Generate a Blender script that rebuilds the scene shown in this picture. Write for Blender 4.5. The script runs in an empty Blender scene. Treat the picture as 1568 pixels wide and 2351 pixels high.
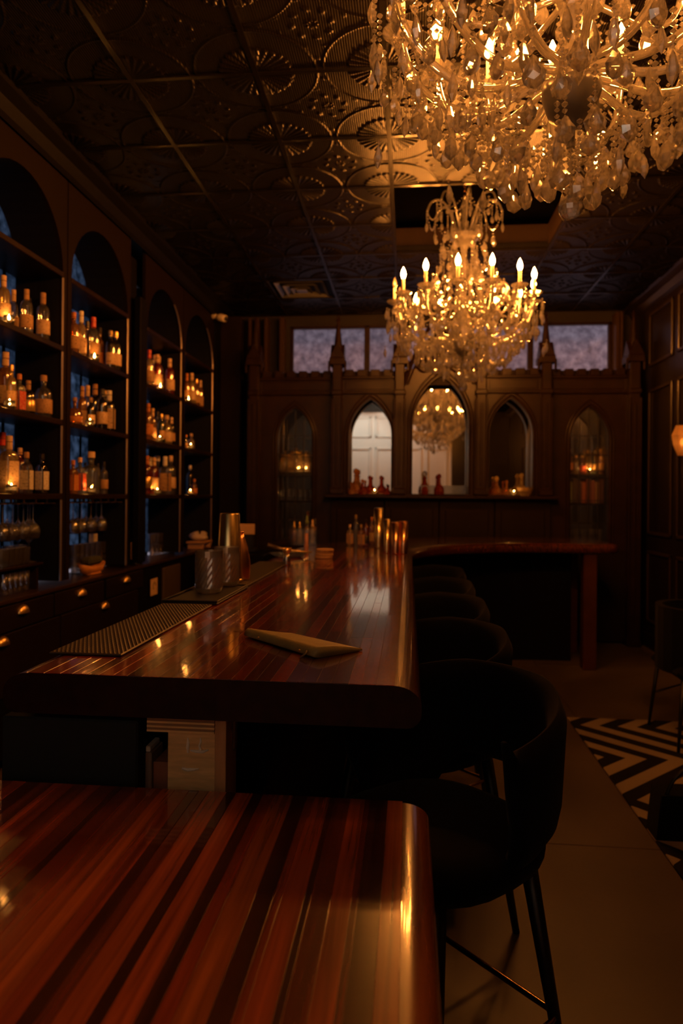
import bpy, bmesh, math, random
from math import sin, cos, pi, sqrt, atan2, radians as R
rnd = random.Random(7)
scene = bpy.context.scene
COL = scene.collection

# ------------------------------------------------------------------ camera
F_PX = 1567.0
YAW = math.atan(154 / F_PX)
ROLL = 0.009
CAM_Z = 1.45
cam_d = bpy.data.cameras.new('camera')
cam = bpy.data.objects.new('camera', cam_d)
COL.objects.link(cam)
scene.camera = cam
cam_d.sensor_fit = 'VERTICAL'
cam_d.sensor_height = 36.0
cam_d.sensor_width = 24.0
cam_d.lens = F_PX / 2351 * 36.0
cam_d.shift_y = -(1175.5 - 1139.6) / 2351
cam_d.clip_start = 0.05
cam.location = (0, 0, CAM_Z)
cam.rotation_mode = 'XYZ'
import mathutils
cam.rotation_euler = (mathutils.Matrix.Rotation(YAW, 3, 'Z') @ mathutils.Matrix.Rotation(pi / 2, 3, 'X')
                      @ mathutils.Matrix.Rotation(ROLL, 3, 'Z')).to_euler()
cam_d.dof.use_dof = True
cam_d.dof.focus_distance = 1.65
cam_d.dof.aperture_fstop = 3.0

# ------------------------------------------------------------------ view, world, lamps
vs = scene.view_settings
scene.display_settings.display_device = 'sRGB'
vs.view_transform = 'Standard'
vs.look = 'None'
vs.exposure = 0.0
vs.gamma = 1.0
vs.use_curve_mapping = False
cy = scene.cycles
cy.max_bounces = 9
cy.diffuse_bounces = 3
cy.glossy_bounces = 5
cy.transmission_bounces = 7
cy.transparent_max_bounces = 40
cy.sample_clamp_indirect = 3.0
cy.sample_clamp_direct = 0.0
cy.use_light_tree = True

BULB_E = 800.0        # emission of a lit chandelier bulb
FLAME_E = 300.0       # emission of a tea light flame
SKY_E = 0.95          # dusk sky
REAR_W = 34.0         # unseen spots added to brighten the pale panelling at the entrance

world = bpy.data.worlds.new('dusk')
scene.world = world
world.use_nodes = True
wn = world.node_tree
bgn = wn.nodes['Background']
tc = wn.nodes.new('ShaderNodeTexCoord')
sep = wn.nodes.new('ShaderNodeSeparateXYZ')
wr = wn.nodes.new('ShaderNodeValToRGB')
wr.color_ramp.elements[0].position = 0.0
wr.color_ramp.elements[0].color = (0.56, 0.50, 0.62, 1)
wr.color_ramp.elements[1].position = 1.0
wr.color_ramp.elements[1].color = (0.46, 0.46, 0.62, 1)
wn.links.new(tc.outputs['Generated'], sep.inputs[0])
wn.links.new(sep.outputs['Z'], wr.inputs[0])
wn.links.new(wr.outputs[0], bgn.inputs['Color'])
bgn.inputs['Strength'].default_value = SKY_E

for lx in (-1.5, -0.5):  # added spots with no visible fitting, they light the rear wall
    ld = bpy.data.lights.new('added_entrance_spot', 'SPOT')
    ld.energy = REAR_W
    ld.color = (0.95, 0.97, 0.86)
    ld.spot_size = R(100)
    ld.spot_blend = 0.35
    ld.shadow_soft_size = 0.04
    lo = bpy.data.objects.new('added_entrance_spot', ld)
    lo.location = (lx, -0.75, 3.41)
    lo.rotation_euler = (R(-50), 0, 0)
    COL.objects.link(lo)

# ------------------------------------------------------------------ pixel rays (used only to survey positions)
CXp, CYp = 784.0, 1175.5
HOR = 1139.6
def ray(px, py):
    u, v = px - CXp, HOR - py
    c, s = cos(ROLL), sin(ROLL)
    u, v = (c * u - s * v) / F_PX, (s * u + c * v) / F_PX
    return (cos(YAW) * u - sin(YAW), sin(YAW) * u + cos(YAW), v)
def at_z(px, py, z):
    d = ray(px, py); t = (z - CAM_Z) / d[2]
    return (t * d[0], t * d[1], z)
def at_x(px, py, x):
    d = ray(px, py); t = x / d[0]
    return (x, t * d[1], CAM_Z + t * d[2])
def at_y(px, py, y):
    d = ray(px, py); t = y / d[1]
    return (t * d[0], y, CAM_Z + t * d[2])

# ------------------------------------------------------------------ materials
MATS = {}
def nodes_of(name):
    m = bpy.data.materials.new(name)
    m.use_nodes = True
    nt = m.node_tree
    return m, nt, nt.nodes['Principled BSDF'], nt.nodes['Material Output']

def mat(name, col, rough=0.5, metal=0.0, spec=0.5, noise=0.0, nscale=20.0, bump=0.0, bscale=80.0, coat=0.0,
        coat_r=0.05, stretch=None, sheen=0.0):
    if name in MATS: return MATS[name]
    m, nt, p, out = nodes_of(name)
    N, L = nt.nodes, nt.links
    p.inputs['Base Color'].default_value = (*col, 1)
    p.inputs['Roughness'].default_value = rough
    p.inputs['Metallic'].default_value = metal
    p.inputs['Specular IOR Level'].default_value = spec
    p.inputs['Coat Weight'].default_value = coat
    p.inputs['Coat Roughness'].default_value = coat_r
    p.inputs['Sheen Weight'].default_value = sheen
    if noise or bump:
        t = N.new('ShaderNodeTexCoord')
        mp = N.new('ShaderNodeMapping')
        L.new(t.outputs['Object'], mp.inputs[0])
        if stretch: mp.inputs['Scale'].default_value = stretch
    if noise:
        n = N.new('ShaderNodeTexNoise')
        n.inputs['Scale'].default_value = nscale
        n.inputs['Detail'].default_value = 5
        L.new(mp.outputs[0], n.inputs['Vector'])
        r = N.new('ShaderNodeValToRGB')
        r.color_ramp.elements[0].position = 0.3
        r.color_ramp.elements[1].position = 0.7
        r.color_ramp.elements[0].color = tuple(max(0, c * (1 - noise)) for c in col) + (1,)
        r.color_ramp.elements[1].color = tuple(min(1, c * (1 + noise)) for c in col) + (1,)
        L.new(n.outputs['Fac'], r.inputs[0])
        L.new(r.outputs[0], p.inputs['Base Color'])
    if bump:
        n2 = N.new('ShaderNodeTexNoise')
        n2.inputs['Scale'].default_value = bscale
        n2.inputs['Detail'].default_value = 4
        L.new(mp.outputs[0], n2.inputs['Vector'])
        b = N.new('ShaderNodeBump')
        b.inputs['Strength'].default_value = bump
        b.inputs['Distance'].default_value = 0.01
        L.new(n2.outputs['Fac'], b.inputs['Height'])
        L.new(b.outputs[0], p.inputs['Normal'])
    MATS[name] = m
    return m

def emit(name, col, strength):
    if name in MATS: return MATS[name]
    m, nt, p, out = nodes_of(name)
    nt.nodes.remove(p)
    e = nt.nodes.new('ShaderNodeEmission')
    e.inputs[0].default_value = (*col, 1)
    e.inputs[1].default_value = strength
    nt.links.new(e.outputs[0], out.inputs[0])
    MATS[name] = m
    return m

def glassy(name, tint, body=0.3, bodycol=None, gloss_r=0.05, refr=0.0, ior=1.5, gl=0.08, tex=0.0, tscale=60):
    """thin glass: clear + a share of translucent body + fresnel gloss (+ a share of true refraction)"""
    if name in MATS: return MATS[name]
    m, nt, p, out = nodes_of(name)
    N, L = nt.nodes, nt.links
    N.remove(p)
    tr = N.new('ShaderNodeBsdfTransparent'); tr.inputs[0].default_value = (*tint, 1)
    tl = N.new('ShaderNodeBsdfTranslucent'); tl.inputs[0].default_value = (*(bodycol or tint), 1)
    df = N.new('ShaderNodeBsdfDiffuse'); df.inputs[0].default_value = (*(bodycol or tint), 1)
    m0 = N.new('ShaderNodeMixShader'); m0.inputs[0].default_value = 0.5
    L.new(tl.outputs[0], m0.inputs[1]); L.new(df.outputs[0], m0.inputs[2])
    m1 = N.new('ShaderNodeMixShader'); m1.inputs[0].default_value = body
    L.new(tr.outputs[0], m1.inputs[1]); L.new(m0.outputs[0], m1.inputs[2])
    last = m1
    if refr:
        g = N.new('ShaderNodeBsdfGlass'); g.inputs['Color'].default_value = (*tint, 1)
        g.inputs['Roughness'].default_value = 0.02; g.inputs['IOR'].default_value = ior
        m2 = N.new('ShaderNodeMixShader'); m2.inputs[0].default_value = refr
        L.new(last.outputs[0], m2.inputs[1]); L.new(g.outputs[0], m2.inputs[2]); last = m2
    fr = N.new('ShaderNodeFresnel'); fr.inputs[0].default_value = 1.5
    ad = N.new('ShaderNodeMath'); ad.operation = 'ADD'; ad.inputs[1].default_value = gl - 0.04
    ad.use_clamp = True
    L.new(fr.outputs[0], ad.inputs[0])
    gs = N.new('ShaderNodeBsdfGlossy'); gs.inputs['Roughness'].default_value = gloss_r
    gs.inputs[0].default_value = (1, 1, 1, 1)
    m3 = N.new('ShaderNodeMixShader')
    L.new(ad.outputs[0], m3.inputs[0]); L.new(last.outputs[0], m3.inputs[1]); L.new(gs.outputs[0], m3.inputs[2])
    L.new(m3.outputs[0], out.inputs[0])
    if tex:
        t = N.new('ShaderNodeTexCoord'); n = N.new('ShaderNodeTexVoronoi'); n.inputs['Scale'].default_value = tscale
        L.new(t.outputs['Object'], n.inputs['Vector'])
        b = N.new('ShaderNodeBump'); b.inputs['Strength'].default_value = tex; b.inputs['Distance'].default_value = 0.01
        L.new(n.outputs['Distance'], b.inputs['Height'])
        for k in (gs, df): L.new(b.outputs[0], k.inputs['Normal'])
    MATS[name] = m
    return m

def wood_mat(name, rough=0.22, coat=0.9, tint=(1, 1, 1)):
    """varnished stave: the object's own colour with lengthwise grain"""
    if name in MATS: return MATS[name]
    m, nt, p, out = nodes_of(name)
    N, L = nt.nodes, nt.links
    oi = N.new('ShaderNodeObjectInfo')
    t = N.new('ShaderNodeTexCoord'); mp = N.new('ShaderNodeMapping')
    mp.inputs['Scale'].default_value = (55, 1.6, 20)
    va = N.new('ShaderNodeVectorMath'); va.operation = 'ADD'
    vm = N.new('ShaderNodeVectorMath'); vm.operation = 'SCALE'; vm.inputs[3].default_value = 9.0
    L.new(oi.outputs['Location'], vm.inputs[0])
    L.new(t.outputs['Object'], va.inputs[0]); L.new(vm.outputs[0], va.inputs[1])
    L.new(va.outputs[0], mp.inputs[0])
    n = N.new('ShaderNodeTexNoise'); n.inputs['Scale'].default_value = 1.6; n.inputs['Detail'].default_value = 6
    n.inputs['Distortion'].default_value = 0.4
    L.new(mp.outputs[0], n.inputs['Vector'])
    mr = N.new('ShaderNodeMapRange'); mr.inputs[1].default_value = 0.3; mr.inputs[2].default_value = 0.7
    mr.inputs[3].default_value = 0.55; mr.inputs[4].default_value = 1.35
    L.new(n.outputs['Fac'], mr.inputs[0])
    mx = N.new('ShaderNodeVectorMath'); mx.operation = 'SCALE'
    L.new(oi.outputs['Color'], mx.inputs[0]); L.new(mr.outputs[0], mx.inputs[3])
    L.new(mx.outputs[0], p.inputs['Base Color'])
    n3 = N.new('ShaderNodeTexNoise'); n3.inputs['Scale'].default_value = 9; n3.inputs['Detail'].default_value = 3
    L.new(t.outputs['Object'], n3.inputs['Vector'])
    m4 = N.new('ShaderNodeMapRange'); m4.inputs[3].default_value = rough * 0.8; m4.inputs[4].default_value = rough * 1.3
    L.new(n3.outputs['Fac'], m4.inputs[0]); L.new(m4.outputs[0], p.inputs['Roughness'])
    b = N.new('ShaderNodeBump'); b.inputs['Strength'].default_value = 0.05; b.inputs['Distance'].default_value = 0.002
    L.new(n.outputs['Fac'], b.inputs['Height']); L.new(b.outputs[0], p.inputs['Normal'])
    p.inputs['Coat Weight'].default_value = coat
    p.inputs['Coat Roughness'].default_value = 0.06
    L.new(b.outputs[0], p.inputs['Coat Normal'])
    MATS[name] = m
    return m

WOOD = wood_mat('varnished_wood')
SLAB = mat('bar_slab_wood', (0.0700, 0.0154, 0.0070), 0.25, noise=0.45, nscale=6, stretch=(9, 0.7, 4), coat=1.0, coat_r=0.085)
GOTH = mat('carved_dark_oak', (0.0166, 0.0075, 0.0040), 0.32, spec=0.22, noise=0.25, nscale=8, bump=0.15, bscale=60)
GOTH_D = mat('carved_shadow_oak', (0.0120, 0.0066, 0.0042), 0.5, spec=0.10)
CURB = mat('recess_curb_paint', (0.0168, 0.0101, 0.0067), 0.45, spec=0.15)
SHELFW = mat('shelf_wood', (0.0140, 0.0063, 0.0038), 0.4, spec=0.15, noise=0.2, nscale=10)
ARCHW = mat('arch_face_paint', (0.0078, 0.0036, 0.0023), 0.6, spec=0.10)
BLACKP = mat('black_paint', (0.0042, 0.0036, 0.0036), 0.55, spec=0.08)
NAVY = mat('blue_black_paint', (0.004, 0.004, 0.005), 0.6, spec=0.2)
WALLP = mat('panel_paint', (0.0108, 0.0072, 0.0060), 0.28, spec=0.25, bump=0.03, bscale=15)
PALEP = mat('pale_panel_paint', (0.62, 0.60, 0.54), 0.5)
STRIP = mat('lit_jamb_edge', (0.2800, 0.2352, 0.2128), 0.35, 0.7)  # paler tone stands for light caught on the jamb edge
BRASS = mat('brass', (0.90, 0.62, 0.26), 0.32, 1.0)
COPPER = mat('copper', (0.92, 0.50, 0.26), 0.24, 1.0)
GOLD = mat('gold_plate', (0.95, 0.72, 0.32), 0.24, 1.0)
STEEL = mat('steel', (0.62, 0.60, 0.57), 0.22, 1.0)
HUBM = mat('brushed_steel_hub', (0.16, 0.16, 0.18), 0.3, 0.4, bump=0.1, bscale=40)
BRONZE = mat('bronze', (0.45, 0.27, 0.13), 0.25, 1.0)
VELVET = mat('black_velvet', (0.0035, 0.0032, 0.0036), 0.9, sheen=0.03, spec=0.1)
BLACKM = mat('black_metal', (0.008, 0.008, 0.009), 0.4)
RUBBER = mat('black_rubber', (0.012, 0.012, 0.012), 0.45)
BOXM = mat('charcoal_board', (0.020, 0.022, 0.024), 0.6, spec=0.20, bump=0.05)
def label_mat(name, col, ink):
    m, nt, p, out = nodes_of(name)
    N, L = nt.nodes, nt.links
    t = N.new('ShaderNodeTexCoord'); mp = N.new('ShaderNodeMapping'); mp.inputs['Scale'].default_value = (22, 22, 60)
    oi = N.new('ShaderNodeObjectInfo'); cb = N.new('ShaderNodeVectorMath'); cb.operation = 'ADD'
    L.new(t.outputs['Object'], cb.inputs[0]); L.new(oi.outputs['Random'], cb.inputs[1]); L.new(cb.outputs[0], mp.inputs[0])
    n = N.new('ShaderNodeTexNoise'); n.inputs['Scale'].default_value = 1.0; n.inputs['Detail'].default_value = 2
    L.new(mp.outputs[0], n.inputs['Vector'])
    r = N.new('ShaderNodeValToRGB')
    r.color_ramp.elements[0].position = 0.34; r.color_ramp.elements[0].color = (*ink, 1)
    r.color_ramp.elements[1].position = 0.43; r.color_ramp.elements[1].color = (*col, 1)
    L.new(n.outputs['Fac'], r.inputs[0]); L.new(r.outputs[0], p.inputs['Base Color'])
    p.inputs['Roughness'].default_value = 0.6
    return m
L_CREAM = label_mat('cream_label', (0.62, 0.43, 0.26), (0.20, 0.10, 0.05))
L_WHITE = label_mat('white_label', (0.74, 0.68, 0.60), (0.12, 0.08, 0.08))
L_TAN = label_mat('tan_print_label', (0.46, 0.27, 0.13), (0.12, 0.06, 0.03))
L_ORNG = label_mat('orange_print_label', (0.58, 0.22, 0.05), (0.25, 0.06, 0.02))
L_RED = label_mat('red_print_label', (0.50, 0.05, 0.03), (0.70, 0.50, 0.35))
CREAM = mat('cream_paper', (0.66, 0.46, 0.28), 0.6, noise=0.12, nscale=40)
WHITEL = mat('white_paper', (0.75, 0.70, 0.62), 0.6, noise=0.1, nscale=40)
REDL = mat('red_cap', (0.55, 0.04, 0.02), 0.4)
BLACKL = mat('black_cap', (0.015, 0.013, 0.012), 0.35)
CORK = mat('cork', (0.42, 0.24, 0.11), 0.7)
TANL = mat('tan_label', (0.50, 0.29, 0.13), 0.6)
ORNG = mat('orange_label', (0.55, 0.20, 0.05), 0.6)
GREENL = mat('green_label', (0.16, 0.22, 0.08), 0.6)
GOLDL = mat('gold_foil', (0.80, 0.55, 0.20), 0.3, 0.8)
G_CLEAR = glassy('clear_glass', (0.92, 0.93, 0.95), 0.07, (0.85, 0.85, 0.85), gl=0.17, gloss_r=0.06)
G_AMBER = glassy('amber_spirit', (0.75, 0.38, 0.12), 0.30, (0.75, 0.36, 0.10), gl=0.22, gloss_r=0.09)
G_RED = glassy('red_spirit', (0.55, 0.08, 0.03), 0.28, (0.55, 0.07, 0.03), gl=0.22, gloss_r=0.09)
G_DARK = glassy('dark_bottle_glass', (0.05, 0.05, 0.03), 0.5, (0.03, 0.026, 0.015), gl=0.22, gloss_r=0.09)
G_GREEN = glassy('green_bottle_glass', (0.20, 0.28, 0.08), 0.4, (0.10, 0.14, 0.04), gl=0.22, gloss_r=0.09)
G_PALE = glassy('pale_gold_spirit', (0.90, 0.75, 0.45), 0.32, (0.85, 0.66, 0.36), gl=0.22, gloss_r=0.09)
G_BLUE = glassy('blue_tint_glass', (0.65, 0.75, 0.95), 0.25, (0.5, 0.6, 0.85), gl=0.14)
G_CUT = glassy('cut_glass', (0.95, 0.94, 0.92), 0.09, (0.95, 0.90, 0.84), gl=0.34, refr=0.5, gloss_r=0.14)
G_STEM = glassy('stemware_glass', (0.95, 0.95, 0.97), 0.06, (0.9, 0.9, 0.95), gl=0.16)
G_PANE = glassy('cabinet_pane', (0.93, 0.94, 0.95), 0.01, gl=0.05)
CRYSTAL = glassy('crystal', (0.98, 0.97, 0.95), 0.24, (0.97, 0.95, 0.92), gl=0.26, refr=0.52, gloss_r=0.07)
CRYS_ARM = glassy('crystal_arm_glass', (0.98, 0.97, 0.95), 0.24, (0.95, 0.93, 0.90), gl=0.26, refr=0.45, gloss_r=0.10)
BULB = emit('lit_bulb', (1.0, 0.295, 0.042), BULB_E)
BULB_OFF = glassy('unlit_bulb', (0.95, 0.9, 0.8), 0.35, (0.95, 0.85, 0.7), gl=0.2)
FLAME = emit('candle_flame', (1.0, 0.36, 0.06), FLAME_E)
WAX = mat('wax', (0.85, 0.70, 0.48), 0.5)
SLEEVE = mat('candle_sleeve', (0.85, 0.75, 0.55), 0.3)
MIRROR = mat('mirror', (0.80, 0.80, 0.80), 0.015, 1.0)
PLY = mat('plywood', (0.85, 0.52, 0.22), 0.6, noise=0.2, nscale=14, stretch=(1, 1, 6))
PLY_D = mat('plywood_glue_line', (0.32, 0.16, 0.07), 0.7)
FILL = mat('wood_filler', (0.92, 0.82, 0.68), 0.8, bump=0.4, bscale=120)
OLIVE = mat('olive_leather', (0.2940, 0.2310, 0.0840), 0.55, bump=0.12, bscale=180, noise=0.15, nscale=30)
OLIVE_D = mat('olive_cord', (0.16, 0.12, 0.07), 0.8)
PAPER = mat('menu_paper', (0.30, 0.26, 0.18), 0.8)

def frosted(name, c1, c2, scale):
    m, nt, p, out = nodes_of(name)
    N, L = nt.nodes, nt.links
    N.remove(p)
    t = N.new('ShaderNodeTexCoord'); n = N.new('ShaderNodeTexNoise')
    n.inputs['Scale'].default_value = scale; n.inputs['Detail'].default_value = 6; n.inputs['Roughness'].default_value = 0.7
    L.new(t.outputs['Object'], n.inputs['Vector'])
    r = N.new('ShaderNodeValToRGB')
    r.color_ramp.elements[0].position = 0.35; r.color_ramp.elements[0].color = (*c1, 1)
    r.color_ramp.elements[1].position = 0.68; r.color_ramp.elements[1].color = (*c2, 1)
    L.new(n.outputs['Fac'], r.inputs[0])
    tl = N.new('ShaderNodeBsdfTranslucent'); L.new(r.outputs[0], tl.inputs[0])
    gs = N.new('ShaderNodeBsdfGlossy'); gs.inputs['Roughness'].default_value = 0.2
    mx = N.new('ShaderNodeMixShader'); mx.inputs[0].default_value = 0.06
    L.new(tl.outputs[0], mx.inputs[1]); L.new(gs.outputs[0], mx.inputs[2]); L.new(mx.outputs[0], out.inputs[0])
    return m
FROST = frosted('frosted_window_glass', (0.07, 0.11, 0.145), (0.34, 0.45, 0.55), 14)

def tin_mat():
    m, nt, p, out = nodes_of('pressed_tin')
    N, L = nt.nodes, nt.links
    p.inputs['Base Color'].default_value = (0.0045, 0.0035, 0.003, 1)
    p.inputs['Roughness'].default_value = 0.30
    p.inputs['Metallic'].default_value = 0.0
    p.inputs['Specular IOR Level'].default_value = 0.16
    t = N.new('ShaderNodeTexCoord')
    w = N.new('ShaderNodeTexWave'); w.wave_type = 'BANDS'; w.bands_direction = 'X'
    w.inputs['Scale'].default_value = 28
    L.new(t.outputs['Object'], w.inputs['Vector'])
    b = N.new('ShaderNodeBump'); b.inputs['Strength'].default_value = 0.4; b.inputs['Distance'].default_value = 0.003
    L.new(w.outputs['Fac'], b.inputs['Height']); L.new(b.outputs[0], p.inputs['Normal'])
    return m
TIN = tin_mat()
RAIL = mat('ceiling_rail', (0.0050, 0.0040, 0.0032), 0.25, 0.0, spec=0.25)

def concrete():
    m, nt, p, out = nodes_of('polished_concrete')
    N, L = nt.nodes, nt.links
    t = N.new('ShaderNodeTexCoord')
    n = N.new('ShaderNodeTexNoise'); n.inputs['Scale'].default_value = 2.2; n.inputs['Detail'].default_value = 8
    L.new(t.outputs['Object'], n.inputs['Vector'])
    r = N.new('ShaderNodeValToRGB')
    r.color_ramp.elements[0].position = 0.3; r.color_ramp.elements[0].color = (0.075, 0.056, 0.040, 1)
    r.color_ramp.elements[1].position = 0.75; r.color_ramp.elements[1].color = (0.105, 0.077, 0.054, 1)
    L.new(n.outputs['Fac'], r.inputs[0]); L.new(r.outputs[0], p.inputs['Base Color'])
    n2 = N.new('ShaderNodeTexNoise'); n2.inputs['Scale'].default_value = 60; n2.inputs['Detail'].default_value = 3
    L.new(t.outputs['Object'], n2.inputs['Vector'])
    b = N.new('ShaderNodeBump'); b.inputs['Strength'].default_value = 0.12; b.inputs['Distance'].default_value = 0.004
    L.new(n2.outputs['Fac'], b.inputs['Height']); L.new(b.outputs[0], p.inputs['Normal'])
    p.inputs['Roughness'].default_value = 0.42
    return m
CONC = concrete()

def rug_mat():
    m, nt, p, out = nodes_of('chevron_weave')
    N, L = nt.nodes, nt.links
    def M(op, a, b=None, c=None):
        q = N.new('ShaderNodeMath'); q.operation = op
        for i, x in enumerate((a, b, c)):
            if x is None: continue
            if isinstance(x, (int, float)): q.inputs[i].default_value = x
            else: L.new(x, q.inputs[i])
        return q.outputs[0]
    t = N.new('ShaderNodeTexCoord'); s = N.new('ShaderNodeSeparateXYZ')
    L.new(t.outputs['Object'], s.inputs[0])
    tri = M('PINGPONG', M('SUBTRACT', s.outputs['Y'], -10 * 1.08), 0.54)     # 0 at "<", .54 at ">"
    ph = M('DIVIDE', M('SUBTRACT', s.outputs['X'], M('MULTIPLY', tri, 1.06)), 0.23)
    fr = M('FRACT', M('ADD', ph, 20.0))
    on = M('GREATER_THAN', fr, 0.5)
    nz = N.new('ShaderNodeTexNoise'); nz.inputs['Scale'].default_value = 160
    L.new(t.outputs['Object'], nz.inputs['Vector'])
    mx = N.new('ShaderNodeMix'); mx.data_type = 'RGBA'
    L.new(on, mx.inputs['Factor'])
    mx.inputs['A'].default_value = (0.012, 0.010, 0.012, 1)
    mx.inputs['B'].default_value = (0.27, 0.215, 0.165, 1)
    L.new(mx.outputs['Result'], p.inputs['Base Color'])
    p.inputs['Roughness'].default_value = 0.95
    p.inputs['Specular IOR Level'].default_value = 0.1
    b = N.new('ShaderNodeBump'); b.inputs['Strength'].default_value = 0.4; b.inputs['Distance'].default_value = 0.004
    L.new(nz.outputs['Fac'], b.inputs['Height']); L.new(b.outputs[0], p.inputs['Normal'])
    return m
RUG = rug_mat()

def stone_mat():
    m, nt, p, out = nodes_of('rubble_stone')
    N, L = nt.nodes, nt.links
    t = N.new('ShaderNodeTexCoord')
    n = N.new('ShaderNodeTexNoise'); n.inputs['Scale'].default_value = 11; n.inputs['Detail'].default_value = 9; n.inputs['Roughness'].default_value = 0.75
    L.new(t.outputs['Object'], n.inputs['Vector'])
    r = N.new('ShaderNodeValToRGB')
    e = r.color_ramp.elements
    e[0].position = 0.34; e[0].color = (0.22, 0.19, 0.21, 1)
    e[1].position = 0.66; e[1].color = (0.85, 0.72, 0.72, 1)
    k = e.new(0.5); k.color = (0.52, 0.42, 0.44, 1)
    L.new(n.outputs['Fac'], r.inputs[0]); L.new(r.outputs[0], p.inputs['Base Color'])
    b = N.new('ShaderNodeBump'); b.inputs['Strength'].default_value = 0.8; b.inputs['Distance'].default_value = 0.05
    L.new(n.outputs['Fac'], b.inputs['Height']); L.new(b.outputs[0], p.inputs['Normal'])
    p.inputs['Roughness'].default_value = 0.95
    return m
STONE = stone_mat()

# ------------------------------------------------------------------ mesh helpers
def mesh_of(name, v, f, m=None, smooth=False, fix=True):
    me = bpy.data.meshes.new(name)
    me.from_pydata(v, [], f)
    if fix:
        b = bmesh.new(); b.from_mesh(me)
        bmesh.ops.recalc_face_normals(b, faces=b.faces)
        b.to_mesh(me); b.free()
    if m is not None: me.materials.append(m)
    if smooth: me.polygons.foreach_set('use_smooth', [True] * len(me.polygons))
    me.update()
    return me

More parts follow.
